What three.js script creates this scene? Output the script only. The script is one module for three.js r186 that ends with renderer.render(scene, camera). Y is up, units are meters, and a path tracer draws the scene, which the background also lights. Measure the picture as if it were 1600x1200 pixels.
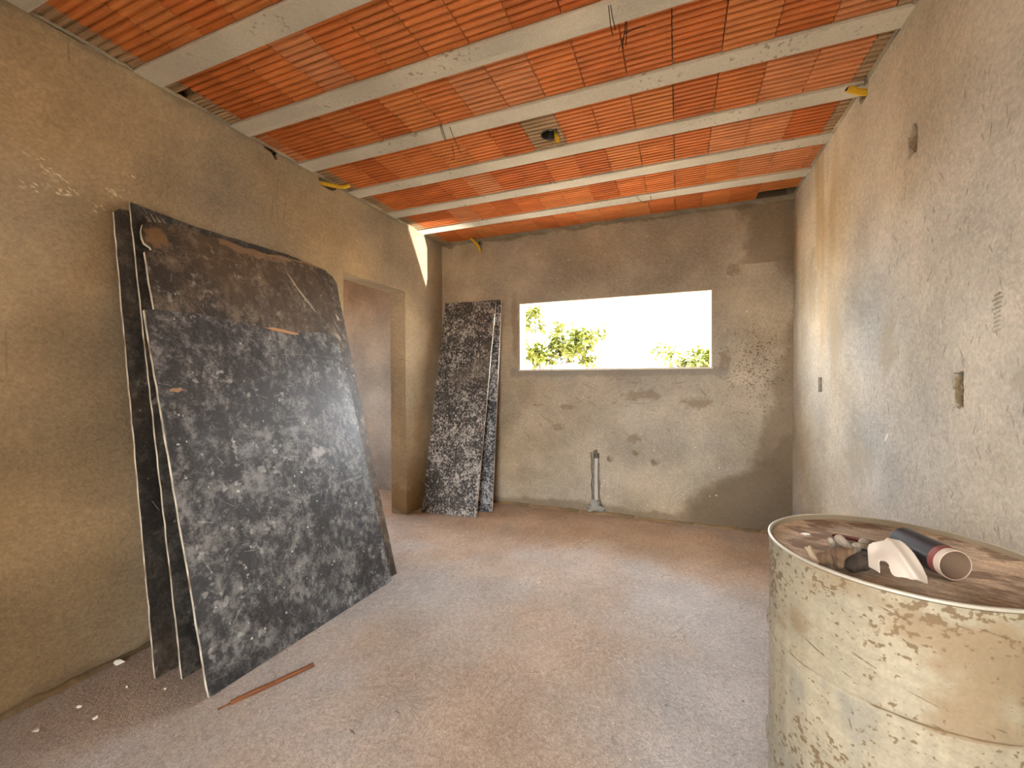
import * as THREE from 'three';
import { mergeGeometries, mergeVertices } from 'three/addons/utils/BufferGeometryUtils.js';
import { MarchingCubes } from 'three/addons/objects/MarchingCubes.js';
import { Brush, Evaluator, SUBTRACTION } from 'three-bvh-csg';

// ------------------------------------------------------------------ camera, sky, sun, exposure
const scene = new THREE.Scene();
const renderer = new THREE.WebGLRenderer();
renderer.toneMapping = THREE.LinearToneMapping;
renderer.toneMappingExposure = 15.0;
renderer.shadowMap.enabled = true;

const camera = new THREE.PerspectiveCamera(84.804, 4 / 3, 0.05, 200);
camera.position.set(2.3559, 1.2669, 3.9343);
camera.rotation.set(-0.01249, 0.37626, -0.004555, 'YXZ');
scene.add(camera);

const SUN = new THREE.Vector3(0.82, 0.62, -0.28).normalize();
// hazy bright midday sky, the same all round: white at the horizon, pale blue overhead
{
  const w = 64, h = 128, d = new Float32Array(w * h * 4), hor = [1.0, 0.985, 0.955], zen = [0.6, 0.72, 0.9];
  for (let j = 0; j < h; j++) { const e = Math.max(0, ((j + 0.5) / h - 0.5) * 2), t = 1 - Math.pow(1 - e, 2.2); for (let i = 0; i < w; i++) for (let c = 0; c < 4; c++) d[(j * w + i) * 4 + c] = c === 3 ? 1 : hor[c] + (zen[c] - hor[c]) * t; }
  const t = new THREE.DataTexture(d, w, h, THREE.RGBAFormat, THREE.FloatType); t.magFilter = THREE.LinearFilter; t.mapping = THREE.EquirectangularReflectionMapping; t.needsUpdate = true;
  scene.background = scene.environment = t; scene.backgroundIntensity = scene.environmentIntensity = 2.0;
}
const sun = new THREE.DirectionalLight(new THREE.Color(1, 0.93, 0.82), 4.5);
sun.name = 'sun';
sun.position.copy(SUN).multiplyScalar(20);
sun.target.position.set(1.6, 0, 0);
Object.assign(sun.shadow.camera, { left: -12, right: 12, top: 12, bottom: -12, near: 1, far: 60 });
sun.shadow.mapSize.set(2048, 2048);
scene.add(sun, sun.target);

// ------------------------------------------------------------------ dimensions (metres)
const W = 3.207, H = 2.7, ZF = 5.5;             // room: x 0..W, back wall z = 0, front wall z = ZF
const WIN = { x0: 0.886, x1: 2.621, y0: 1.349, y1: 2.011 };
const DOOR = { z0: 0.66, z1: 1.436, h: 2.08 };
const TL = 0.17, TB = 0.16, TR = 0.15;          // wall thicknesses: left, back, right

// ------------------------------------------------------------------ noise and painted textures
let seedState = 12345;
const rnd = () => { seedState = (seedState * 1664525 + 1013904223) >>> 0; return seedState / 4294967296; };
const rr = (a, b) => a + (b - a) * rnd();
const hash = (x, y, s) => {
  let h = Math.imul(x, 374761393) ^ Math.imul(y, 668265263) ^ Math.imul(s, 2147483647 - 1013);
  h = Math.imul(h ^ (h >>> 13), 1274126177); h ^= h >>> 16;
  return (h >>> 0) / 4294967296;
};
const vn = (x, y, s = 0, per = 0) => {
  let ix = Math.floor(x), iy = Math.floor(y); const fx = x - ix, fy = y - iy;
  let jx = ix + 1, jy = iy + 1;
  if (per) { ix = ((ix % per) + per) % per; iy = ((iy % per) + per) % per; jx = ((jx % per) + per) % per; jy = ((jy % per) + per) % per; }
  const u = fx * fx * (3 - 2 * fx), v = fy * fy * (3 - 2 * fy);
  const a = hash(ix, iy, s), b = hash(jx, iy, s), c = hash(ix, jy, s), d = hash(jx, jy, s);
  return a + (b - a) * u + (c - a) * v + (a - b - c + d) * u * v;
};
const fbm = (x, y, o = 4, s = 0) => { let t = 0, a = 0.5, n = 0; for (let i = 0; i < o; i++) { t += a * vn(x, y, s + i * 17); n += a; const q = x * 1.62 - y * 1.22 + 3.1; y = x * 1.22 + y * 1.62 - 1.7; x = q; a *= 0.5; } return t / n; };
const sstep = (a, b, x) => { const t = Math.min(1, Math.max(0, (x - a) / (b - a))); return t * t * (3 - 2 * t); };
const mixc = (c, d, t) => { c[0] += (d[0] - c[0]) * t; c[1] += (d[1] - c[1]) * t; c[2] += (d[2] - c[2]) * t; };

class Pix {                                       // a picture of matter, in metres
  constructor(w, h, mw, mh) { this.w = w; this.h = h; this.mw = mw; this.mh = mh; this.d = new Float32Array(w * h * 3); }
  fill(fn) {
    const c = [0, 0, 0];
    for (let j = 0; j < this.h; j++) for (let i = 0; i < this.w; i++) {
      fn((i + 0.5) / this.w * this.mw, (j + 0.5) / this.h * this.mh, c);
      const k = (j * this.w + i) * 3; this.d[k] = c[0]; this.d[k + 1] = c[1]; this.d[k + 2] = c[2];
    }
    return this;
  }
  over(x0, y0, x1, y1, fn) {                       // fn(x, y) -> [alpha, color]
    const sx = this.w / this.mw, sy = this.h / this.mh;
    const i0 = Math.max(0, Math.floor(x0 * sx)), i1 = Math.min(this.w - 1, Math.ceil(x1 * sx)), j0 = Math.max(0, Math.floor(y0 * sy)), j1 = Math.min(this.h - 1, Math.ceil(y1 * sy));
    for (let j = j0; j <= j1; j++) for (let i = i0; i <= i1; i++) {
      const r = fn((i + 0.5) / sx, (j + 0.5) / sy); if (!r || r[0] <= 0) continue;
      const k = (j * this.w + i) * 3, a = Math.min(1, r[0]), c = r[1];
      this.d[k] += (c[0] - this.d[k]) * a; this.d[k + 1] += (c[1] - this.d[k + 1]) * a; this.d[k + 2] += (c[2] - this.d[k + 2]) * a;
    }
    return this;
  }
  stroke(x0, y0, x1, y1, wd, c, a, rough = 0.6, s = 1) {
    const dx = x1 - x0, dy = y1 - y0, L = Math.hypot(dx, dy) || 1e-6;
    return this.over(Math.min(x0, x1) - wd, Math.min(y0, y1) - wd, Math.max(x0, x1) + wd, Math.max(y0, y1) + wd, (x, y) => {
      const t = ((x - x0) * dx + (y - y0) * dy) / (L * L); if (t < -0.02 || t > 1.02) return null;
      const q = Math.abs((x - x0) * dy - (y - y0) * dx) / L, n = vn(x * 260, y * 260, s);
      const e = wd * (0.5 + 0.5 * Math.sin(Math.PI * Math.min(1, Math.max(0, t))));
      return [a * sstep(e, e * 0.3, q) * (1 - rough + rough * n * 1.4), c];
    });
  }
  blob(x0, y0, rx, ry, c, a, s = 1, edge = 0.35, fr = 6) {
    return this.over(x0 - rx * 1.6, y0 - ry * 1.6, x0 + rx * 1.6, y0 + ry * 1.6, (x, y) => {
      const q = Math.hypot((x - x0) / rx, (y - y0) / ry) + (fbm(x * fr / Math.max(rx, ry) * 0.5, y * fr / Math.max(rx, ry) * 0.5, 4, s) - 0.5) * 1.3;
      return [a * sstep(1, 1 - edge, q), c];
    });
  }
  tex(srgb = true) {
    const out = new Uint8Array(this.w * this.h * 4);
    for (let i = 0, n = this.w * this.h; i < n; i++) { for (let k = 0; k < 3; k++) out[i * 4 + k] = Math.max(0, Math.min(255, this.d[i * 3 + k])); out[i * 4 + 3] = 255; }
    const t = new THREE.DataTexture(out, this.w, this.h, THREE.RGBAFormat);
    t.magFilter = THREE.LinearFilter; t.minFilter = THREE.LinearMipmapLinearFilter; t.generateMipmaps = true;
    t.wrapS = t.wrapT = THREE.RepeatWrapping; if (srgb) t.colorSpace = THREE.SRGBColorSpace; t.needsUpdate = true;
    return t;
  }
}
function bumpTile(n, m, fn) { return new Pix(n, n, m, m).fill((x, y, c) => { c[0] = c[1] = c[2] = 255 * Math.min(1, Math.max(0, fn(x / m, y / m))); }).tex(false); }

// plaster relief: sand grain, trowel sweeps and slow waves; repeats every 1.6 m
const plasterBump = bumpTile(1024, 1.6, (x, y) => {
  const wv = vn(x * 6, y * 6, 5, 6), a = vn(x * 14, y * 14, 6, 14);
  const tr = vn(x * 40 + 6 * a, y * 160 + 14 * wv, 7), g = vn(x * 400, y * 400, 8, 400), g2 = vn(x * 150, y * 150, 9, 150);
  return 0.38 * wv + 0.16 * a + 0.14 * (x > 0.03 && x < 0.97 && y > 0.03 && y < 0.97 ? tr : 0.5) + 0.18 * g2 + 0.14 * g;
});
// cement floor: short curved float strokes and grit
const floorBump = bumpTile(1024, 1.2, (x, y) => {
  const a = vn(x * 8, y * 8, 31, 8) * 6.3, ca = Math.cos(a), sa = Math.sin(a);
  const st = vn((x * ca + y * sa) * 70, (-x * sa + y * ca) * 260, 32), g = vn(x * 350, y * 350, 33, 350), b = vn(x * 12, y * 12, 34, 12), h = vn(x * 120, y * 120, 35, 120);
  return 0.3 * st + 0.2 * g + 0.25 * b + 0.25 * h;
});

// colour of trowelled cement plaster at a point
function plaster(x, y, c, base, s) {
  const big = fbm(x * 0.8, y * 0.8, 4, s) - 0.5, mid = fbm(x * 3.1 + 7, y * 3.1, 4, s + 40) - 0.5, fine = vn(x * 210, y * 210, s + 90) - 0.5, gr = vn(x * 90, y * 90, s + 91) - 0.5;
  const an = vn(x * 1.7, y * 1.7, s + 70) * 2.6 - 1.3, ca = Math.cos(an), sa = Math.sin(an);
  const st = vn((x * ca + y * sa) * 16, (-x * sa + y * ca) * 110, s + 71) - 0.5;
  const l = 1 + big * 0.34 + mid * 0.34 + fine * 0.12 + gr * 0.1 + st * 0.05;
  const warm = (fbm(x * 1.3 + 20, y * 1.3, 3, s + 10) - 0.5) * 22;
  c[0] = base[0] * l + warm * 0.7; c[1] = base[1] * l; c[2] = base[2] * l - warm;
}
const PL = [164, 152, 132];

// ---- back wall: damp foot, darker right side, mould specks, scrapes
const backPix = new Pix(2048, 1700, W, H).fill((x, y, c) => plaster(x, y, c, PL, 100));
backPix.over(0, 0, W, H, (x, y) => {              // darker lower right corner and right edge, damp along the floor
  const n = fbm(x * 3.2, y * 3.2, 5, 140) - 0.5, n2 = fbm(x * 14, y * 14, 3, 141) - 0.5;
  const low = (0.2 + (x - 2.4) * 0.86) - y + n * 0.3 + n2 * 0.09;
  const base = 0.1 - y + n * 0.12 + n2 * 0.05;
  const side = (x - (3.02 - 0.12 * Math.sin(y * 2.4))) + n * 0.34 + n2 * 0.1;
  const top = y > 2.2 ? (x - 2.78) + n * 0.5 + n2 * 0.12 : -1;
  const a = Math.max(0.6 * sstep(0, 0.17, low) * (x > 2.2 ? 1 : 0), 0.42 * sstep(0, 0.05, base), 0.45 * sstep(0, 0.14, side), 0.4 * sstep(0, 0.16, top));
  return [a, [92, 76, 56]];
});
for (let i = 0; i < 700; i++) {                    // mould specks beside the window
  const x = 2.95 + (rnd() + rnd() - 1) * 0.26, y = 1.35 + (rnd() + rnd() - 1) * 0.42, r = rr(0.002, 0.007);
  backPix.blob(x, y, r * rr(0.7, 1.6), r, [78, 64, 46], rr(0.2, 0.6), i);
}
for (let i = 0; i < 46; i++) { const x = rr(0.9, 2.9), y = rr(0.75, 1.28), l = rr(0.02, 0.14), a = rr(-0.9, 0.5); backPix.stroke(x, y, x + l * Math.cos(a), y + l * Math.sin(a), rr(0.003, 0.012), [112, 98, 78], rr(0.25, 0.6), 0.8, i); }
for (const [x, y, rx, ry] of [[1.35, 1.0, 0.1, 0.04], [1.28, 0.8, 0.07, 0.05], [2.06, 1.12, 0.2, 0.06], [1.98, 0.72, 0.09, 0.05], [2.5, 1.05, 0.16, 0.06], [0.84, 1.78, 0.05, 0.4], [2.72, 1.42, 0.06, 0.12], [2.78, 2.16, 0.07, 0.06]]) backPix.blob(x, y, rx, ry, [120, 106, 86], 0.5, Math.round(x * 91), 0.6, 9);
for (let i = 0; i < 60; i++) backPix.blob(rr(0.8, 2.9), rr(0.1, 2.6), rr(0.004, 0.01), rr(0.004, 0.008), [226, 220, 206], rr(0.3, 0.9), 300 + i);
backPix.over(WIN.x0 - 0.1, WIN.y0 - 0.14, WIN.x1 + 0.12, WIN.y0 + 0.06, (x, y) => {      // fresh grey mortar under the sill
  const n = fbm(x * 12, y * 12, 4, 170) - 0.5; return [0.55 * sstep(0.0, 0.03, 0.055 + n * 0.08 - Math.abs(y - WIN.y0 + 0.02)), [128, 124, 116]];
});
backPix.over(0, 2.6, W, H, (x, y) => [0.55 * sstep(0, 0.03, y - 2.655 + (fbm(x * 9, y * 9, 4, 171) - 0.5) * 0.09), [104, 94, 74]]);

// ---- left wall (u = z, v = y): plain, light on raised ridges painted as pale streaks near the camera
const leftPix = new Pix(2048, 1024, ZF, H).fill((x, y, c) => plaster(x, y, c, [158, 140, 112], 500));
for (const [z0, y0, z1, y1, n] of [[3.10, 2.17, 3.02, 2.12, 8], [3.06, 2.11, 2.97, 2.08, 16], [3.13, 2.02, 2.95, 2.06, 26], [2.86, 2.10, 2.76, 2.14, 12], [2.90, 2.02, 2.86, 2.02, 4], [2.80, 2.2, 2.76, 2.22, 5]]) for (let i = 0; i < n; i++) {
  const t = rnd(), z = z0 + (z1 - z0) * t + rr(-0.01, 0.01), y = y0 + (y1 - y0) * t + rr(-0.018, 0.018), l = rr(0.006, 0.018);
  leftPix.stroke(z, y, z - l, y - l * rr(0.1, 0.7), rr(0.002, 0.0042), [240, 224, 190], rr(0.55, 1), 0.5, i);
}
for (let i = 0; i < 90; i++) { const x = rr(0.2, 3.6), y = rr(0.2, 2.6), l = rr(0.02, 0.16), a = rr(0, 3.14); leftPix.stroke(x, y, x + l * Math.cos(a), y + l * Math.sin(a), rr(0.002, 0.007), [122, 104, 80], rr(0.2, 0.5), 0.8, i); }
leftPix.over(0, 0, ZF, 0.4, (x, y) => [0.5 * sstep(0, 0.08, 0.09 - y + (fbm(x * 5, y * 5, 4, 540) - 0.5) * 0.2), [108, 92, 72]]);
leftPix.over(0.2, 0, 0.75, 0.7, (x, y) => [0.55 * sstep(0, 0.06, 0.28 - y + (fbm(x * 8, y * 8, 4, 541) - 0.5) * 0.3), [138, 112, 74]]);
leftPix.over(0, 2.5, ZF, H, (x, y) => [0.45 * sstep(0, 0.03, y - 2.672 + (fbm(x * 9, y * 9, 4, 542) - 0.5) * 0.06), [116, 106, 86]]);
for (const [z, y] of [[1.98, 2.55], [1.93, 2.42], [2.02, 2.42]]) leftPix.stroke(z, y, z + 0.02, y - 0.16, 0.006, [112, 96, 74], 0.5, 0.6, 3);

// ---- right wall (u = z): dry scratchy plaster with yellowish streaks towards the back
const rightPix = new Pix(2048, 1024, ZF, H).fill((x, y, c) => plaster(x, y, c, [172, 163, 147], 800));
rightPix.over(0, 0, 1.6, H, (x, y) => {
  const n = fbm(x * 5, y * 0.9, 4, 830), m = fbm(x * 2, y * 2, 3, 831);
  return [0.55 * sstep(0.5, 0.72, n) * sstep(1.5, 2.1, y + m * 0.7) * sstep(1.25, 0.7, x), [158, 128, 78]];
});
for (let i = 0; i < 1900; i++) {
  const x = rr(0.1, 3.4), y = rr(0.3, 2.2), l = rr(0.008, 0.045), a = rr(-2.2, -0.9);
  rightPix.stroke(x, y, x + l * Math.cos(a), y + l * Math.sin(a), rr(0.0015, 0.0045), rnd() < 0.7 ? [104, 92, 74] : [212, 204, 188], rr(0.3, 0.75), 0.6, i);
}
for (let i = 0; i < 9; i++) rightPix.stroke(2.283 + rr(-0.008, 0.004), 1.5 - i * 0.013, 2.315 + rr(-0.004, 0.006), 1.506 - i * 0.013, 0.006, [92, 80, 60], 0.75 - i * 0.05, 0.7, i);
for (const [z, y, rx, ry] of [[1.62, 1.42, 0.1, 0.18], [0.95, 1.5, 0.14, 0.3], [1.3, 0.85, 0.2, 0.2], [0.5, 1.9, 0.1, 0.35], [2.55, 1.3, 0.2, 0.25]]) rightPix.blob(z, y, rx, ry, [150, 138, 116], 0.5, Math.round(z * 77), 0.7, 8);
rightPix.stroke(1.63, 1.02, 1.6, 0.985, 0.012, [226, 218, 200], 0.8, 0.3, 4);

// ---- floor: rough floated cement, reddish in patches, more so towards the window wall
const floorPix = new Pix(1536, 2048, W + 0.2, ZF).fill((x, y, c) => {
  const big = fbm(x * 0.9, y * 0.9, 4, 900) - 0.5, mid = fbm(x * 4.2, y * 4.2, 4, 910) - 0.5, gr = vn(x * 230, y * 230, 920) - 0.5, g2 = vn(x * 95, y * 95, 921) - 0.5;
  const an = vn(x * 4.5, y * 4.5, 930) * 6.3, ca = Math.cos(an), sa = Math.sin(an), st = vn((x * ca + y * sa) * 26, (-x * sa + y * ca) * 150, 931) - 0.5;
  const l = 1 + big * 0.16 + mid * 0.16 + gr * 0.14 + g2 * 0.1 + st * 0.22;
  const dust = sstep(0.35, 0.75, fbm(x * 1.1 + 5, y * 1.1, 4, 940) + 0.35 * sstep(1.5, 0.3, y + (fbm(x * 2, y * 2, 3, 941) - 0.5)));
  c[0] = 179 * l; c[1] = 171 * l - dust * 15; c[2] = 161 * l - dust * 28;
});
for (let i = 0; i < 1500; i++) { const x = rr(0, W), y = rr(0.2, 4.6), l = rr(0.01, 0.06), a = vn(x * 2.5, y * 2.5, 950) * 6.3; floorPix.stroke(x, y, x + l * Math.cos(a), y + l * Math.sin(a), rr(0.0015, 0.003), rnd() < 0.65 ? [112, 96, 84] : [196, 180, 164], rr(0.25, 0.6), 0.7, i); }
for (let i = 0; i < 220; i++) floorPix.blob(rr(0.1, W), rr(0.2, 4.4), rr(0.002, 0.005), rr(0.002, 0.005), rnd() < 0.5 ? [226, 214, 198] : [92, 78, 66], 0.8, 970 + i);
for (const [x, y, l, a, w] of [[1.55, 3.05, 0.06, 1.1, 0.006], [1.72, 3.2, 0.05, 1.7, 0.008], [1.35, 2.75, 0.03, 0.3, 0.006], [1.45, 2.62, 0.03, 0.2, 0.004], [2.05, 3.2, 0.03, 0.5, 0.006]]) floorPix.stroke(x, y, x + l * Math.cos(a), y + l * Math.sin(a), w, [84, 70, 58], 0.7, 0.5, 5);

function wallMat(name, pix, bump, bumpRepeat, bs, rough = 0.94) {
  const b = bump.clone(); b.repeat.set(pix.mw / bumpRepeat, pix.mh / bumpRepeat); b.needsUpdate = true;
  return new THREE.MeshStandardMaterial({ name, map: pix.tex(), bumpMap: b, bumpScale: bs, roughness: rough });
}
const M = {
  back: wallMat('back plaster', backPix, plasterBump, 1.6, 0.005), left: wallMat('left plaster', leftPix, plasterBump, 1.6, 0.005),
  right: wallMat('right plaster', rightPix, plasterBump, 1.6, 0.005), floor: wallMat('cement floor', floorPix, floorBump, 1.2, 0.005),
};
const plainPix = new Pix(512, 512, 2, 2).fill((x, y, c) => plaster(x, y, c, [166, 146, 116], 1200));
M.plain = wallMat('plain plaster', plainPix, plasterBump, 1.6, 0.006);
const mortarPix = new Pix(256, 256, 0.5, 0.5).fill((x, y, c) => plaster(x * 3, y * 3, c, [150, 140, 120], 1300));
M.mortar = new THREE.MeshStandardMaterial({ name: 'rough mortar', map: mortarPix.tex(), roughness: 0.97 });
M.rubble = new THREE.MeshStandardMaterial({ name: 'pale broken mortar', map: M.mortar.map, color: '#fff4e2', roughness: 0.97 });
M.white = new THREE.MeshStandardMaterial({ name: 'pale cement skim', color: '#e6dfd0', roughness: 0.85 });

// ------------------------------------------------------------------ small helpers
const V = (x, y, z) => new THREE.Vector3(x, y, z);
const used = {};
function numbered(n) { const k = used[n] = (used[n] ?? -1) + 1; return k ? n + '_' + String(k).padStart(3, '0') : n; }
function put(o, parent) { o.traverse((m) => { if (m.isMesh) { m.castShadow = m.receiveShadow = true; } }); (parent ?? scene).add(o); return o; }
function mesh(name, geo, mat, parent) { const m = new THREE.Mesh(geo, mat); m.name = parent ? name : numbered(name); return put(m, parent); }
function group(name, pos = [0, 0, 0]) { const g = new THREE.Group(); g.name = numbered(name); g.position.set(...pos); scene.add(g); return g; }
function tag(o, label, category, grp) { Object.assign(o.userData, { label, category }); if (grp) o.userData.group = grp; return o; }
function structure(o, label) { o.userData.kind = 'structure'; if (label) o.userData.label = label; return o; }
function uvBy(geo, fn) { const p = geo.attributes.position, n = geo.attributes.normal, uv = new Float32Array(p.count * 2); for (let i = 0; i < p.count; i++) { const r = fn(p.getX(i), p.getY(i), p.getZ(i), n && n.getX(i), n && n.getY(i), n && n.getZ(i)); uv[2 * i] = r[0]; uv[2 * i + 1] = r[1]; } geo.setAttribute('uv', new THREE.BufferAttribute(uv, 2)); return geo; }
function box(x0, x1, y0, y1, z0, z1) { const g = new THREE.BoxGeometry(x1 - x0, y1 - y0, z1 - z0); g.translate((x0 + x1) / 2, (y0 + y1) / 2, (z0 + z1) / 2); return g; }
function plate(outline, holes, depth) {            // an upright slab from an outline in (a, y)
  const s = new THREE.Shape(outline.map(([a, b]) => new THREE.Vector2(a, b)));
  for (const h of holes) s.holes.push(new THREE.Path(h.map(([a, b]) => new THREE.Vector2(a, b))));
  return new THREE.ExtrudeGeometry(s, { depth, bevelEnabled: false });
}
const rect = (a0, a1, b0, b1) => [[a0, b0], [a1, b0], [a1, b1], [a0, b1]];
function ragged(a0, a1, b0, b1, n, amp) {           // a hacked-out opening
  const out = [], c = [[a0, b0], [a1, b0], [a1, b1], [a0, b1]];
  for (let k = 0; k < 4; k++) { const p = c[k], q = c[(k + 1) % 4]; for (let i = 0; i < n; i++) { const t = i / n; out.push([p[0] + (q[0] - p[0]) * t + rr(-amp, amp), p[1] + (q[1] - p[1]) * t + rr(-amp, amp)]); } }
  return out;
}
function facet(g) { const f = g.index ? g.toNonIndexed() : g; f.computeVertexNormals(); return f; }
function lump(rx, ry, rz, seed, detail = 2, amp = 0.35) {
  const g = mergeVertices(new THREE.IcosahedronGeometry(1, detail).deleteAttribute('uv').deleteAttribute('normal')), p = g.attributes.position;
  for (let i = 0; i < p.count; i++) { const x = p.getX(i), y = p.getY(i), z = p.getZ(i), k = 1 + amp * (fbm(x * 1.7 + 9 + z * 1.3, y * 1.7 + z * 0.9, 3, seed) - 0.5) * 2; p.setXYZ(i, x * k * rx, y * k * ry, z * k * rz); }
  g.computeVertexNormals(); uvBy(g, (x, y, z) => [x * 2 + z, y * 2 + z]); return g;
}
function tube(pts, r, seg = 24, rad = 8) { return new THREE.TubeGeometry(new THREE.CatmullRomCurve3(pts.map((p) => V(...p))), seg, r, rad, false); }
function roughSheet(w, h, nx, ny, amp, seed) {      // broken mortar surface inside a hole, facing +z
  const g = new THREE.PlaneGeometry(w, h, nx, ny), p = g.attributes.position;
  for (let i = 0; i < p.count; i++) p.setZ(i, (fbm(p.getX(i) * 45 + 3, p.getY(i) * 45, 4, seed) - 0.5) * amp * 2.4);
  return facet(g);
}

// ------------------------------------------------------------------ structure: walls
const toLeft = (g) => g.applyMatrix4(new THREE.Matrix4().makeBasis(V(0, 0, 1), V(0, 1, 0), V(-1, 0, 0)));   // (a, y, d) -> (x = -d, y, z = a)
function shell(name, parts, mat, uvf, label) {
  const g = mergeGeometries(parts.map((p) => { const q = p.index ? p.toNonIndexed() : p; q.computeVertexNormals(); return q; }));
  uvBy(g, uvf); return structure(mesh(name, g, mat), label);
}
const winHole = rect(WIN.x0, WIN.x1, WIN.y0, WIN.y1);
const chase = [[1.598, 0.05], [1.575, 0.06], [1.60, 0.13], [1.602, 0.2], [1.592, 0.27], [1.605, 0.34], [1.594, 0.42], [1.598, 0.5], [1.588, 0.57], [1.618, 0.575], [1.63, 0.6], [1.655, 0.602], [1.66, 0.575], [1.678, 0.57], [1.672, 0.5], [1.68, 0.42], [1.672, 0.36], [1.684, 0.28], [1.676, 0.2], [1.69, 0.13], [1.715, 0.06], [1.69, 0.05]];
const backTop = [[W + TR, H + 0.1], [W + TR, H], [0.48, H], [0.482, 2.63], [0.468, 2.585], [0.44, 2.582], [0.425, 2.64], [0.428, H], [-TL, H], [-TL, H + 0.1]];
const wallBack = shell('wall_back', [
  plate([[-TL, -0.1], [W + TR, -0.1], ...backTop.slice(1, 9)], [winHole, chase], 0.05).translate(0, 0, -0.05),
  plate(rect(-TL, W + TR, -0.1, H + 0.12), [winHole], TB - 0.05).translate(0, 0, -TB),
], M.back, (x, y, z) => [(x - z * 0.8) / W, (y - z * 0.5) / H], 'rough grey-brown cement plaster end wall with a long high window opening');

const leftNotch = [[1.49, H], [1.5, 2.67], [1.53, 2.65], [1.62, 2.642], [1.655, 2.655], [1.66, H]];
const leftCrack = [[1.985, H], [2.0, 2.685], [1.985, 2.655], [2.005, 2.652], [2.03, 2.682], [2.08, 2.69], [2.085, H]];
const doorCut = [[DOOR.z0, -0.1], [DOOR.z0, DOOR.h], [DOOR.z1, DOOR.h], [DOOR.z1, -0.1]];
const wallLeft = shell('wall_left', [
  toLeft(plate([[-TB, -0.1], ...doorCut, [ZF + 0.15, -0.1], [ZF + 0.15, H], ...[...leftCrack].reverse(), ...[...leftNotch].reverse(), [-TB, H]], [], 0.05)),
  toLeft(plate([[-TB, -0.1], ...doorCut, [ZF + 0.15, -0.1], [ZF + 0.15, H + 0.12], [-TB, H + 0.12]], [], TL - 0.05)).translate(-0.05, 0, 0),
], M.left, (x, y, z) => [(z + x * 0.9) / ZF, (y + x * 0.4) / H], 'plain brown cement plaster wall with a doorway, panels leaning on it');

const boxHoles = [ragged(1.785, 1.853, 2.128, 2.215, 5, 0.008), rect(0.645, 0.722, 1.172, 1.267), ragged(2.09, 2.152, 1.165, 1.282, 6, 0.005)];
boxHoles[0][12][1] += 0.03; boxHoles[0][11][1] += 0.03;
const rightNotch = [[1.29, H], [1.30, 2.64], [1.33, 2.628], [1.39, 2.632], [1.41, H]];
const wallRight = shell('wall_right', [
  toLeft(plate([[-TB, -0.1], [ZF + 0.15, -0.1], [ZF + 0.15, H], ...[...rightNotch].reverse(), [-TB, H]], boxHoles, 0.05)).translate(W + 0.05, 0, 0),
  toLeft(plate(rect(-TB, ZF + 0.15, -0.1, H + 0.12), [], TR - 0.05)).translate(W + TR, 0, 0),
], M.right, (x, y, z) => [(z + (x - W) * 0.9) / ZF, (y + (x - W) * 0.4) / H], 'pale scratchy cement plaster wall with three cut outlet holes');
// broken mortar inside the cut holes, a near-black rough sheet in the third
for (const [z, y, w, h, s, d] of [[1.82, 2.172, 0.055, 0.085, 3, 0.018], [2.119, 1.218, 0.046, 0.1, 9, 0.012], [0.684, 1.22, 0.09, 0.11, 15, 0.045]]) {
  const g = roughSheet(w, h, 12, 16, 0.026, s); g.rotateY(-Math.PI / 2); g.translate(W + d, y, z); mesh(d > 0.04 ? 'outlet_backing' : 'broken_mortar', g, d > 0.04 ? new THREE.MeshStandardMaterial({ name: 'dark outlet backing', color: '#1d1a17', roughness: 0.7 }) : M.rubble, wallRight);
}
{ const g = roughSheet(0.13, 0.58, 14, 50, 0.014, 21); g.translate(1.64, 0.32, -0.04); mesh('broken_mortar', g, M.mortar, wallBack); }

structure(shell('wall_front', [plate([[-TL, -0.1], [1.3, -0.1], [1.3, 2.1], [2.7, 2.1], [2.7, -0.1], [W + TR, -0.1], [W + TR, H + 0.12], [-TL, H + 0.12]], [], 0.15).translate(0, 0, ZF)], M.plain, (x, y, z) => [x / 2, y / 2], 'plaster wall behind the camera with a wide open doorway'));

structure(shell('added_shade_wall', [box(W, W + TR, -0.1, H + 0.2, ZF + 0.15, ZF + 2.2)], M.plain, (x, y, z) => [z / 2, y / 2], 'unseen wall added behind the camera to keep the sun off the ground there'));  // unseen wall added to shade the ground outside the front opening

// floor slab (runs on under the doorway into the side room)
const SX0 = -2.75;
{
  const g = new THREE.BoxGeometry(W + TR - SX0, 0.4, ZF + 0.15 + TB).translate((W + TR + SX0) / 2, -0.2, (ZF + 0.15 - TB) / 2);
  uvBy(g, (x, y, z) => [(x + 0.1) / (W + 0.2), z / ZF]); structure(mesh('floor', g, M.floor), 'rough floated cement floor, redder towards the window wall');
}
// side room beyond the doorway
M.side = wallMat('grey side plaster', new Pix(768, 768, 2.8, 2.8).fill((x, y, c) => plaster(x, y, c, [166, 158, 146], 1250)), plasterBump, 1.6, 0.006);
structure(shell('wall_side_back', [plate(rect(SX0, -TL, -0.1, H + 0.1), [rect(-2.65, -1.62, 0.9, 2.1)], TB).translate(0, 0, -TB)], M.side, (x, y, z) => [(x + 2.8) / 2.8, y / 2.8], 'plaster wall seen through the doorway'));  // window hole added out of view so ground light reaches the side ceiling
structure(shell('wall_side_left', [toLeft(plate(rect(-TB, 3.35, -0.1, H + 0.1), [rect(1.1, 1.9, 1.1, 2.1)], 0.15)).translate(SX0 + 0.15, 0, 0)], M.plain, (x, y, z) => [z / 2, y / 2]));
structure(shell('wall_side_front', [box(SX0, -TL, -0.1, H + 0.1, 3.2, 3.35)], M.plain, (x, y, z) => [x / 2, y / 2]));

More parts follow.
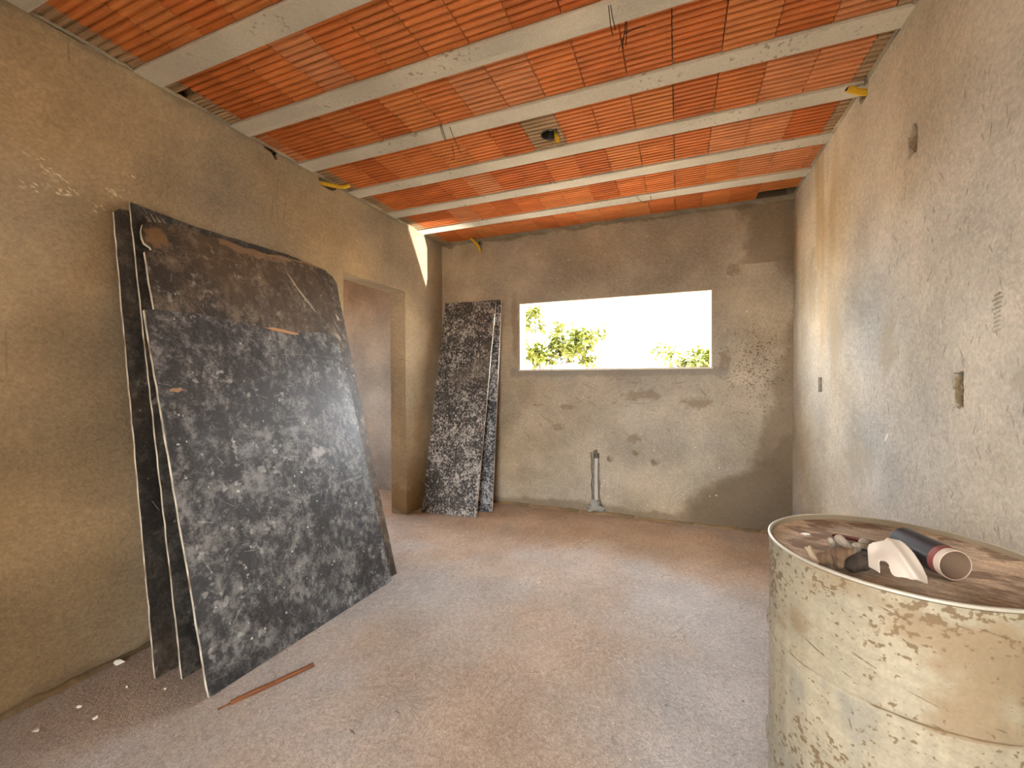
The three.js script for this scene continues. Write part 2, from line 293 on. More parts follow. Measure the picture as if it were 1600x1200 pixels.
// mortar squeezed out along the edges
function bead(name, a, b, r, n, seed, mat, label, up = [0, 1, 0], out = [0, 0, 1]) {
  const A = V(...a), B = V(...b), U = V(...up), O = V(...out), pos = [], idx = [], m = 5;
  for (let i = 0; i <= n; i++) {
    const c = A.clone().lerp(B, i / n), t = i / n * A.distanceTo(B);
    const hu = r * (0.45 + 1.1 * fbm(t * 7, 1.5, 4, seed)), ho = r * (0.35 + 1.0 * fbm(t * 9, 7.5, 4, seed + 5));
    for (let k = 0; k <= m; k++) { const f = k / m * Math.PI / 2, w = 1 + (vn(t * 30, k, seed + 9) - 0.5) * 0.3, p = c.clone().addScaledVector(U, hu * Math.cos(f) * w).addScaledVector(O, ho * Math.sin(f) * w); pos.push(p.x, p.y, p.z); }
  }
  for (let i = 0; i < n; i++) for (let k = 0; k < m; k++) { const q = i * (m + 1) + k; idx.push(q, q + 1, q + m + 1, q + 1, q + m + 2, q + m + 1); }
  const g = new THREE.BufferGeometry(); g.setAttribute('position', new THREE.Float32BufferAttribute(pos, 3)); g.setIndex(idx); g.computeVertexNormals();
  uvBy(g, (x, y, z) => [(x + z) * 2, (y + z * 0.3) * 2]);
  return structure(mesh(name, g, mat), label);
}
M.left2 = new THREE.MeshStandardMaterial({ name: 'crumbly wall foot mortar', map: mortarPix.tex(), color: '#d8c4a8', roughness: 0.97 });
bead('trim_1', [0.02, -0.002, 0], [W, -0.002, 0], 0.024, 420, 11, M.left2, 'thin ridge of mortar along the foot of the window wall');
bead('trim_2', [0, -0.002, DOOR.z1], [0, -0.002, 4.6], 0.022, 520, 23, M.left2, 'lumpy mortar along the foot of the left wall', [0, 1, 0], [1, 0, 0]);
bead('trim_3', [0, H + 0.013, 0], [W, H + 0.013, 0], 0.026, 300, 37, M.mortar, 'rough mortar line where the window wall meets the ceiling', [0, -1, 0], [0, 0, 1]);
bead('trim_4', [0, H + 0.013, 0], [0, H + 0.013, 4.8], 0.013, 380, 41, M.mortar, 'rough mortar line where the left wall meets the ceiling', [0, -1, 0], [1, 0, 0]);
bead('trim_5', [W, H + 0.013, 0], [W, H + 0.013, 4.8], 0.013, 380, 47, M.mortar, 'rough mortar line where the right wall meets the ceiling', [0, -1, 0], [-1, 0, 0]);

// window lining: pale skim on the reveal and a thin sill slab
{
  const w = group('window_1', [(WIN.x0 + WIN.x1) / 2, WIN.y0, 0]); structure(w, 'long unglazed window opening with pale reveals');
  const at = (g) => g.translate(-w.position.x, -w.position.y, 0);
  mesh('sill', at(box(WIN.x0 - 0.006, WIN.x1 + 0.006, WIN.y0 - 0.004, WIN.y0 + 0.012, -TB - 0.03, 0.008)), M.white, w);
  mesh('reveal', at(box(WIN.x0 - 0.001, WIN.x0 + 0.006, WIN.y0 + 0.012, WIN.y1, -TB, 0.001)), M.white, w);
  mesh('reveal', at(box(WIN.x1 - 0.006, WIN.x1 + 0.001, WIN.y0 + 0.012, WIN.y1, -TB, 0.001)), M.white, w);
  mesh('reveal', at(box(WIN.x0 + 0.006, WIN.x1 - 0.006, WIN.y1 - 0.006, WIN.y1 + 0.001, -TB, 0.001)), M.white, w);
}

// ------------------------------------------------------------------ ceiling: precast joists and hollow clay blocks
const clayPix = new Pix(512, 512, 0.8, 0.8).fill((x, y, c) => {
  const b = fbm(x * 5, y * 5, 4, 2000) - 0.5, s = vn(x * 9, y * 140, 2010) - 0.5, g = vn(x * 260, y * 260, 2020) - 0.5, d = sstep(0.6, 0.85, fbm(x * 4 + 8, y * 14, 4, 2030));
  const l = 1 + b * 0.22 + s * 0.14 + g * 0.1;
  c[0] = 222 * l; c[1] = 216 * l; c[2] = 210 * l; mixc(c, [250, 244, 238], d * 0.4);
});
const clayTex = clayPix.tex();
const clayMats = [['#d67c3c'], ['#cf7536'], ['#dc8444'], ['#ca7032'], ['#d47f40'], ['#d98848']].map(([c], i) => new THREE.MeshStandardMaterial({ name: 'clay ' + i, color: c, map: clayTex, roughness: 0.86 }));
const dustyClay = [new THREE.MeshStandardMaterial({ name: 'clay with cement film', color: '#d8905f', map: clayTex, roughness: 0.9 }), new THREE.MeshStandardMaterial({ name: 'clay smeared with mortar', color: '#b79a78', map: clayTex, roughness: 0.95 })];
const joistPix = new Pix(1024, 256, 3.2, 0.8).fill((x, y, c) => {
  const b = fbm(x * 3, y * 3, 4, 2100) - 0.5, g = vn(x * 180, y * 180, 2110) - 0.5, pit = sstep(0.8, 0.88, vn(x * 75, y * 75, 2120)) * sstep(0.5, 0.7, fbm(x * 4, y * 4, 3, 2130)), l = 1 + b * 0.2 + g * 0.08;
  c[0] = 186 * l; c[1] = 178 * l; c[2] = 162 * l; mixc(c, [110, 98, 80], pit * 0.55);
});
M.joist = new THREE.MeshStandardMaterial({ name: 'joist concrete', map: joistPix.tex(), roughness: 0.9 });

const ceiling = new THREE.Group(); ceiling.name = 'ceiling'; ceiling.position.set(0, H, 0); scene.add(ceiling);
structure(ceiling, 'ribbed orange clay block ceiling carried on pale concrete joists');
const STEP = 0.4545, JW = 0.117, F0 = 0.355, JOISTS = 12;
function blockProfile(w, seed) {                    // cross-section (z, y), ribs on the underside
  const pts = [[0, 0.075], [0, 0.004], [0.003, 0]]; let z = 0.014; const n = 9, p = (w - 0.024) / n;
  for (let i = 0; i < n; i++) {
    const wide = hash(i, seed, 5), g = p * (0.4 + 0.24 * wide), d = 0.007 + 0.003 * hash(i, seed, 6), a = z + (p - g) * 0.5;
    pts.push([a, 0], [a + g * 0.22, d], [a + g * 0.78, d], [a + g, 0]); z += p;
  }
  pts.push([w - 0.003, 0], [w, 0.004], [w, 0.075]);
  return pts;
}
function blockGeo(w, len, seed) {                   // runs along x from 0 to len, z from 0 to w
  const s = new THREE.Shape(blockProfile(w, seed).map(([a, b]) => new THREE.Vector2(a, b)));
  const g = new THREE.ExtrudeGeometry(s, { depth: len, bevelEnabled: false }); toLeft(g); g.translate(len, 0, 0);
  const ox = rr(0, 3), oz = rr(0, 3); return uvBy(g, (x, y, z) => [(x + ox) / 0.8, (z + y + oz) / 0.8]);
}
const rowZ = (k) => k === 0 ? [0.0, F0] : [F0 + STEP * (k - 1) + JW, F0 + STEP * k];
const BX0 = 0.099, BP = 0.203, NB = 15, UP = 0.011;
const fullW = STEP - JW - 0.004, variants = [1, 2, 3, 4, 5].map((s) => blockGeo(fullW, BP - 0.0045, s)), rowW0 = F0 - 0.006, variants0 = [6, 7, 8].map((s) => blockGeo(rowW0, BP - 0.0045, s));
const leftEnd = [blockGeo(fullW, BX0 + 0.03, 9), blockGeo(rowW0, BX0 + 0.03, 10)], RX = BX0 + BP * NB, rightEnd = [blockGeo(fullW, W + 0.03 - RX, 11), blockGeo(rowW0, W + 0.03 - RX, 12)];
const dusty = new Set(['4:6', '4:7', '2:4', '1:2', '5:3', '3:13', '2:12', '2:13', '1:13', '1:14']);
const LIGHT_HOLE = { k: 3, j: 7 };
for (let k = 0; k <= JOISTS; k++) {
  const [z0, z1] = rowZ(k); if (z0 > ZF) break;
  for (let j = -1; j <= NB; j++) {
    let geo = k ? variants[Math.floor(rnd() * 5)] : variants0[Math.floor(rnd() * 3)], x = BX0 + BP * j + 0.002;
    let mat = clayMats[Math.floor(rnd() * clayMats.length)];
    if (dusty.has(k + ':' + j)) mat = dustyClay[0];
    if (j === -1) { x = -0.03; geo = leftEnd[k ? 0 : 1]; mat = rnd() < 0.7 ? dustyClay[1] : dustyClay[0]; }
    if (j === NB) { x = RX + 0.002; geo = rightEnd[k ? 0 : 1]; mat = rnd() < 0.6 ? dustyClay[1] : dustyClay[0]; }
    if (j === NB - 1 && (k === 3 || k === 4)) mat = dustyClay[0];
    let y = UP + rr(-0.0015, 0.0015), z = z0 + 0.002;
    if (k === 0) z = z0 + 0.004;
    let extra = null;
    if (k === 0 && j === NB) continue;                                        // broken away in the far right corner
    if (k === 0 && j === NB - 1) { geo = blockGeo(0.19, BP + 0.05, 13); z = 0.16; }
    if (k === 5 && j === -1) { geo = blockGeo(0.22, BX0 + 0.03, 14); z = z0 + 0.002; extra = [blockGeo(0.055, BX0 + 0.03, 15), z1 - 0.06]; }
    if (k === LIGHT_HOLE.k && j === LIGHT_HOLE.j) {
      mat = dustyClay[1];
      const ev = new Evaluator(); ev.useGroups = false; const A = new Brush(geo.clone()), B = new Brush(new THREE.CylinderGeometry(0.054, 0.054, 0.3, 28)); B.position.set(1.65 - x, 0.02, 1.522 - z); B.updateMatrixWorld(); A.updateMatrixWorld();
      geo = ev.evaluate(A, B, SUBTRACTION).geometry; uvBy(geo, (a, b, c) => [a / 0.8, (c + b) / 0.8]);
    }
    const m = mesh('ceiling_block', geo, mat, ceiling); m.position.set(x, y, z); m.rotation.z = rr(-0.004, 0.004);
    if (extra) mesh('ceiling_block', extra[0], mat, ceiling).position.set(x, y, extra[1]);
  }
}
for (let k = 0; k < JOISTS; k++) {
  const z = F0 + STEP * k; if (z > ZF) break;
  const s = new THREE.Shape([[0.003, 0], [JW - 0.003, 0], [JW, 0.003], [JW, 0.04], [JW - 0.02, 0.09], [0.02, 0.09], [0, 0.04], [0, 0.003]].map(([a, b]) => new THREE.Vector2(a, b)));
  const g = toLeft(new THREE.ExtrudeGeometry(s, { depth: W + 0.09, steps: 1, bevelEnabled: false })).translate(W + 0.045, 0, z);
  const o = rr(0, 3); uvBy(g, (x, y, zz) => [(x + o) / 3.2, (zz + y + o) / 0.8]); mesh('concrete_joist', g, M.joist, ceiling);
}
mesh('topping_slab', box(-TL, W + TR, 0.09, 0.2, -TB, ZF + 0.15), M.mortar, ceiling);
structure(mesh('added_overhang', box(SX0 - 0.6, W + TR + 0.7, H + 0.2, H + 0.3, -TB - 0.57, ZF + 2.3), M.mortar), 'concrete roof slab with unseen overhangs added to block the sun at the window and behind the camera');  // overhangs added to keep direct sun out of the openings
{
  const g = new THREE.BoxGeometry(-TL - SX0, 0.1, 3.5).translate((SX0 - TL) / 2, H + 0.05, 1.6);
  uvBy(g, (x, y, z) => [x / 0.8, z / 0.8]); structure(mesh('ceiling_side', g, clayMats[0]), 'orange clay ceiling of the side room');
}
// iron tie wires poking out between joists and blocks
M.wire = new THREE.MeshStandardMaterial({ name: 'rusty tie wire', color: '#3a2a20', roughness: 0.7, metalness: 0.4 });
for (const pts of [
  [[2.105, 0.02, 2.285], [2.108, -0.025, 2.262], [2.112, -0.07, 2.245], [2.118, -0.09, 2.24]], [[2.112, 0.02, 2.285], [2.118, -0.03, 2.258], [2.128, -0.075, 2.244]],
  [[2.16, 0.02, 2.172], [2.155, -0.04, 2.175], [2.148, -0.1, 2.18], [2.15, -0.11, 2.182]], [[2.162, 0.02, 2.172], [2.163, -0.04, 2.176], [2.16, -0.1, 2.18]],
  [[2.15, -0.012, 2.13], [2.19, -0.02, 2.15], [2.235, -0.035, 2.17]], [[2.15, -0.012, 2.13], [2.135, -0.02, 2.10], [2.115, -0.012, 2.05]],
  [[1.095, 0.02, 1.84], [1.10, -0.03, 1.825], [1.105, -0.055, 1.80]], [[1.103, 0.02, 1.84], [1.108, -0.03, 1.82], [1.112, -0.05, 1.80]],
  [[1.145, 0.02, 1.84], [1.15, -0.03, 1.79], [1.135, -0.05, 1.70], [1.125, -0.06, 1.65]], [[1.07, -0.004, 1.66], [1.06, -0.03, 1.62], [1.045, -0.05, 1.59], [1.03, -0.05, 1.60]],
  [[2.05, 0.004, 0.47], [2.08, -0.03, 0.44], [2.12, -0.04, 0.42]], [[2.152, 0.02, 0.475], [2.154, -0.012, 0.42], [2.154, -0.01, 0.37]],
]) mesh('tie_wire', tube(pts, 0.0019, 10, 5), M.wire, ceiling);

// ------------------------------------------------------------------ leaning formwork panels
function panelPix(seed, o) {
  const sp = o.speckle ?? 1;
  const P = new Pix(768, 1536, 1.2, 2.2).fill((x, y, c) => {
    const b = fbm(x * 2.2, y * 2.2, 4, seed) - 0.5, m = fbm(x * 9, y * 9, 4, seed + 20), g = vn(x * 160, y * 160, seed + 30) - 0.5, st = vn(x * 90, y * 9, seed + 40) - 0.5;
    const l = 1 + b * 0.5 + g * 0.35 + st * 0.3;
    c[0] = o.base[0] * l; c[1] = o.base[1] * l; c[2] = o.base[2] * l;
    mixc(c, o.tint, sstep(0.42, 0.7, fbm(x * 3.3 + 4, y * 2.6, 4, seed + 50)) * o.tintA);
    const fd = fbm(x * 22, y * 17, 5, seed + 80) - 0.5;
    const f2 = fbm(x * 48 * sp, y * 40 * sp, 4, seed + 85) - 0.5;
    mixc(c, o.dust, sstep(0.1, 1.15, m + 0.5 * (fbm(x * 1.6, y * 1.6, 3, seed + 60) - 0.5) + g * 0.4 + fd * 0.9 + f2 * 1.1 * sp) * o.dustA);
    mixc(c, [200, 198, 190], sstep(0.76, 0.86, fbm(x * 26, y * 26, 3, seed + 70) + 0.3 * (fbm(x * 2.4, y * 2.4, 3, seed + 71) - 0.5)) * o.fleck);
  });
  for (let i = 0; i < o.scratches; i++) { const x = rr(0.02, 1.1), y = rr(0.03, 2.1), l = rr(0.01, 0.07), a = rr(0, 6.3); P.stroke(x, y, x + l * Math.cos(a), y + l * Math.sin(a), rr(0.001, 0.003), rnd() < 0.75 ? [206, 206, 200] : [14, 14, 14], rr(0.35, 0.85), 0.6, i); }
  for (let i = 0; i < o.spots; i++) P.blob(rr(0.02, 1.1), rr(0.03, 2.1), rr(0.002, 0.008), rr(0.002, 0.008), [222, 220, 212], rr(0.4, 0.95), seed + i, 0.4);
  return P;
}
const edgePix = new Pix(256, 64, 1, 0.25).fill((x, y, c) => { const n = fbm(x * 20, y * 20, 4, 3000), l = 0.75 + 0.5 * n; c[0] = 204 * l; c[1] = 196 * l; c[2] = 178 * l; mixc(c, [104, 82, 58], sstep(0.6, 0.75, fbm(x * 9, y * 30, 3, 3010)) * 0.7); });
const edgeMat = new THREE.MeshStandardMaterial({ name: 'cement-dusted plywood edge', map: edgePix.tex(), roughness: 0.9 });
const tornWood = new THREE.MeshStandardMaterial({ name: 'torn raw veneer', color: '#b98a62', roughness: 0.9 });
function panel(BL, BR, v, outline, t, pix, rough, label) {
  const u = V(...BR).sub(V(...BL)).normalize(), vv = V(...v); vv.addScaledVector(u, -vv.dot(u)).normalize(); const n = u.clone().cross(vv);
  const g = group('formwork_panel', [BL[0], BL[1] + n.y * t, BL[2]]);
  g.quaternion.setFromRotationMatrix(new THREE.Matrix4().makeBasis(u, vv, n));
  const e = new THREE.ExtrudeGeometry(new THREE.Shape(outline.map(([a, b]) => new THREE.Vector2(a, b))), { depth: t, bevelEnabled: false }).translate(0, 0, -t);
  const p = e.attributes.position, split = e.groups[0].count, pick = (a, b) => { const q = new THREE.BufferGeometry(); q.setAttribute('position', new THREE.Float32BufferAttribute(p.array.slice(a * 3, b * 3), 3)); q.computeVertexNormals(); return q; };
  const faces = uvBy(pick(0, split), (x, y) => [x / 1.2, y / 2.2]), sides = uvBy(pick(split, p.count), (x, y, z) => [x + y, z * 4 + x]);
  const pb = pix.bumpTex ??= pix.tex(false);
  mesh('panel_face', faces, new THREE.MeshStandardMaterial({ name: 'resin film ' + label.slice(0, 18), map: pix.tex(), bumpMap: pb, bumpScale: 0.0015, roughness: rough }), g);
  mesh('panel_edge', sides, edgeMat, g);
  return tag(g, label, 'panel', 'formwork panels leaning on the walls');
}
// edge wobble so that no sheet is cut with a ruler
function worn(pts, amp = 0.0015, step = 0.05, open = false) {
  const out = []; for (let i = 0; i < pts.length - (open ? 1 : 0); i++) { const a = pts[i], b = pts[(i + 1) % pts.length], L = Math.hypot(b[0] - a[0], b[1] - a[1]), n = Math.max(1, Math.round(L / step)); for (let k = 0; k < n; k++) { const t = k / n, j = k ? amp : amp * 0.3; out.push([a[0] + (b[0] - a[0]) * t + rr(-j, j), Math.max(0, a[1] + (b[1] - a[1]) * t + (a[1] + b[1] > 0.02 ? rr(-j, j) : 0))]); } } return out;
}
const pA = panelPix(3100, { base: [44, 42, 39], tint: [70, 56, 42], tintA: 0.6, dust: [118, 110, 98], dustA: 0.6, fleck: 0.3, scratches: 60, spots: 50 });
panel([0.296, 0, 2.848], [0.345, 0, 1.72], [-0.135, 0.991, -0.009], worn([[0, 0], [1.1, 0], [1.1, 2.03], [0.05, 2.06], [0.02, 2.055], [0.0, 2.035]]), 0.012, pA, 0.6, 'rearmost large black plywood panel, flat against the left wall');
const pB = panelPix(3200, { base: [42, 42, 41], tint: [66, 56, 44], tintA: 0.5, dust: [124, 118, 108], dustA: 0.65, fleck: 0.4, scratches: 70, spots: 60 });
for (let i = 0; i < 26; i++) { const x = rr(0.03, 0.16), y = rr(2.0, 2.1); pB.stroke(x, y, x + 0.03, y - 0.06, 0.003, [168, 158, 142], 0.7, 0.5, i); }
panel([0.405, 0, 2.808], [0.462, 0, 1.68], [-0.178, 0.984, -0.012], worn([[0, 0], [1.1, 0], [1.1, 2.05], [0.8, 2.085], [0.26, 2.088], [0.06, 2.11], [0.012, 2.115], [0.008, 2.1]]), 0.012, pB, 0.55, 'tallest black plywood panel, second from the left wall, its left edge white with cement');
const pC = panelPix(3300, { base: [54, 48, 41], tint: [86, 70, 50], tintA: 0.7, dust: [136, 122, 102], dustA: 0.7, fleck: 0.35, scratches: 90, spots: 60 });
pC.blob(0.06, 2.0, 0.055, 0.06, [122, 92, 58], 0.85, 3391, 0.4, 5);
for (let i = 0; i < 30; i++) { const t = rnd(), x = 0.72 + 0.14 * t, y = 1.99 - 0.2 * t; pC.stroke(x + rr(-0.012, 0.012), y, x + 0.05 + rr(-0.01, 0.01), y - 0.07, rr(0.001, 0.003), [190, 178, 156], rr(0.4, 0.9), 0.4, i); }
for (let i = 0; i < 16; i++) { const x = rr(0.98, 1.08), y = rr(1.62, 1.76); pC.stroke(x, y, x + rr(0.01, 0.03), y - rr(0.02, 0.06), rr(0.002, 0.006), [214, 206, 190], rr(0.5, 0.95), 0.3, i); }
pC.over(0.35, 1.95, 1.12, 2.2, (x, y) => [0.8 * sstep(0, 0.02, y - 2.045 - 0.02 * Math.sin(x * 9) + (fbm(x * 16, y * 30, 4, 3395) - 0.5) * 0.07), [134, 108, 80]]);
for (let i = 0; i < 40; i++) { const x = rr(0.5, 0.9), y = rr(1.62, 1.9); pC.stroke(x, y, x + 0.004, y - rr(0.05, 0.2), 0.0025, [116, 106, 90], rr(0.3, 0.6), 0.6, i); }
panel([0.588, 0, 2.80], [0.653, 0, 1.677], [-0.251, 0.968, -0.015], worn([[0, 0], [1.12, 0], [1.112, 1.87], [1.116, 1.99], [1.09, 2.04], [0.975, 2.09]], 0.0016, 0.05, true).concat([[0.9, 2.094], [0.783, 2.084], [0.7, 2.086], [0.612, 2.068], [0.54, 2.078], [0.481, 2.07], [0.43, 2.08], [0.381, 2.087], [0.33, 2.084], [0.292, 2.068], [0.25, 2.086], [0.227, 2.09], [0.129, 2.084], [0.08, 2.078], [0.036, 2.062], [0.015, 2.044], [0.005, 2.01], [0.004, 1.975], [0.01, 1.95], [0.03, 1.937], [0.034, 1.925], [0.006, 1.908]], worn([[0.006, 1.908], [0, 0]], 0.0016, 0.05, true).slice(1)), 0.014, pC, 0.55, 'brown-black plywood panel with a chewed wavy top edge and a notched corner');
const pD = panelPix(3400, { base: [54, 54, 54], tint: [66, 68, 70], tintA: 0.6, dust: [150, 149, 145], dustA: 0.8, fleck: 0.5, scratches: 260, spots: 120 });
pD.blob(0.72, 0.87, 0.1, 0.05, [188, 182, 176], 0.75, 3491, 0.7, 8); pD.blob(0.60, 1.02, 0.07, 0.04, [150, 150, 152], 0.6, 3492, 0.8, 8); pD.blob(0.34, 0.95, 0.08, 0.05, [146, 148, 152], 0.55, 3493, 0.8, 8);
pD.blob(0.07, 1.265, 0.035, 0.01, [176, 136, 100], 0.9, 3494, 0.3, 6);
pD.over(0.5, 1.4, 1.1, 1.5, (x, y) => [0.4 * sstep(0.004, 0.001, Math.abs(y - 1.46 + 0.004 * Math.sin(x * 14))) * vn(x * 40, 1, 5), [170, 172, 174]]);
pD.over(0.6, 0.55, 1.08, 0.75, (x, y) => [0.5 * sstep(0.012, 0.002, Math.abs(y - 0.62 - x * 0.06)) * vn(x * 60, y * 60, 6), [178, 178, 176]]);
for (let i = 0; i < 5; i++) pD.stroke(0.72 + i * 0.06, 0.62 - i * 0.07, 0.8 + i * 0.06, 0.52 - i * 0.07, 0.03, [52, 56, 62], 0.4, 0.5, i);
const front = panel([0.622, 0, 2.838], [0.685, 0, 1.768], [-0.262, 0.965, -0.015], worn([[0, 0], [1.065, 0], [1.066, 0.8], [1.056, 1.28], [1.042, 1.6]], 0.0025, 0.05, true).concat([[1.0, 1.604], [0.95, 1.614], [0.884, 1.616], [0.8, 1.603], [0.76, 1.604], [0.723, 1.592], [0.65, 1.598], [0.6, 1.592], [0.56, 1.604], [0.509, 1.604], [0.409, 1.62], [0.3, 1.634], [0.2, 1.642], [0.094, 1.637], [0.02, 1.634], [-0.004, 1.628]], worn([[-0.004, 1.628], [0, 0]], 0.0016, 0.05, true).slice(1)), 0.014, pD, 0.42, 'front blue-black plywood panel, shorter, scuffed with white cement');
{
  const s = new THREE.Shape([[0, 0], [0.05, 0.006], [0.11, 0.0], [0.15, -0.008], [0.2, -0.012], [0.205, -0.02], [0.16, -0.024], [0.1, -0.016], [0.05, -0.012]].map(([a, b]) => new THREE.Vector2(a, b)));
  const g = new THREE.ExtrudeGeometry(s, { depth: 0.004, bevelEnabled: false }).translate(0.545, 1.608, -0.001); mesh('torn_edge', g, tornWood, front).userData.label = 'splintered raw wood edge';
}
const pE = panelPix(3500, { base: [44, 42, 41], tint: [70, 66, 60], tintA: 0.6, dust: [184, 180, 174], dustA: 0.95, fleck: 1.0, speckle: 1.9, scratches: 120, spots: 1300 });
for (let i = 0; i < 260; i++) pE.blob(rr(0, 0.62), rr(0.05, 2.1), rr(0.004, 0.014), rr(0.004, 0.012), [26, 25, 25], rr(0.5, 0.9), 3600 + i, 0.4);
pE.over(0.1, 1.2, 0.6, 1.7, (x, y) => [0.4 * sstep(0, 0.1, (x - 0.15) * 0.9 + 1.28 - y + (fbm(x * 6, y * 6, 3, 3590) - 0.5) * 0.3) * sstep(1.2, 1.3, y), [120, 112, 100]]);
panel([0.094, 0, 0.56], [0.645, 0, 0.51], [-0.02, 0.976, -0.218], worn([[0, 0], [0.554, 0], [0.6, 2.1], [0.045, 2.108]], 0.0016), 0.016, pE, 0.5, 'narrow speckled black plywood strip in front, in the corner left of the window');
const pF = panelPix(3700, { base: [36, 38, 40], tint: [62, 66, 74], tintA: 0.6, dust: [178, 178, 178], dustA: 0.95, fleck: 0.9, speckle: 1.9, scratches: 60, spots: 700 });
for (let i = 0; i < 120; i++) pF.blob(rr(0.3, 0.5), rr(0.05, 2.1), rr(0.004, 0.016), rr(0.004, 0.014), [20, 20, 20], rr(0.5, 0.9), 3800 + i, 0.4);
panel([0.22, 0, 0.36], [0.716, 0, 0.319], [-0.011, 0.99, -0.144], worn([[0, 0], [0.5, 0], [0.505, 2.085], [0, 2.08]], 0.0016), 0.016, pF, 0.5, 'narrow speckled black plywood strip behind, between the front strip and the window wall');
// pebble of foam on top of the panels
{ const g = lump(0.018, 0.014, 0.014, 71, 2, 0.3); const m = mesh('mortar_crumb', g, M.mortar); m.position.set(0.066, 2.036, 1.83); tag(m, 'pale crumb of mortar stuck on top of the wavy panel edge', 'mortar crumb'); }

// ------------------------------------------------------------------ steel drum
const DR = 0.265, DH = 0.85, DX = 2.849, DZ = 2.655;
const drumPix = new Pix(2048, 1024, 2 * Math.PI * DR, DH).fill((x, y, c) => {
  const b = fbm(x * 3, y * 3, 4, 4000) - 0.5, g = vn(x * 220, y * 220, 4010) - 0.5, st = vn(x * 60, y * 7, 4020) - 0.5, hs = vn(x * 8, y * 70 + x * 10, 4021) - 0.5, l = 1 + b * 0.26 + g * 0.1 + st * 0.1 + hs * 0.08;
  c[0] = 145 * l; c[1] = 135 * l; c[2] = 113 * l;
  mixc(c, [145, 140, 127], 0.7 * sstep(0.45, 0.65, fbm(x * 2 + 3, y * 2, 3, 4030)));
  // old slate paint showing below the hoop
  mixc(c, [88, 94, 98], 0.85 * sstep(0.48, 0.66, fbm(x * 9, y * 3.2, 4, 4040)) * (y < 0.6 ? 1 : 0.08) * sstep(0.4, 0.75, fbm(x * 3.6 + 5, y * 1.7, 4, 4041)));
  // brown grime flecks under the rim and in a band above the hoop
  const fl = fbm(x * 105, y * 120, 4, 4050), band = 0.75 * fbm(x * 5, y * 5.5, 4, 4051) + 0.14 * sstep(0.62, 0.84, y);
  mixc(c, [86, 66, 44], 0.9 * sstep(0.004, 0.0015, Math.abs(y - 0.6075 + 0.002 * (vn(x * 40, 2, 4052) - 0.5))) * sstep(0.25, 0.5, vn(x * 22, 5, 4053)));
  mixc(c, [98, 78, 50], 0.8 * sstep(0.57, 0.68, fl + (band - 0.45) * 0.8));
  mixc(c, [120, 94, 62], 0.5 * sstep(0.62, 0.8, fbm(x * 6, y * 9 + 4, 4, 4060)) * (y > 0.6 ? 1 : 0.2));
});
for (let i = 0; i < 160; i++) { const x = rr(0, 1.66), y = rr(0.05, 0.82), l = rr(0.01, 0.06), up = y < 0.6; drumPix.stroke(x, y, x + (up ? rr(-0.01, 0.01) : l), y - (up ? l : l * 0.3), rr(0.001, 0.003), rnd() < 0.93 ? [74, 60, 42] : [204, 196, 176], rr(0.3, 0.7), 0.6, i); }
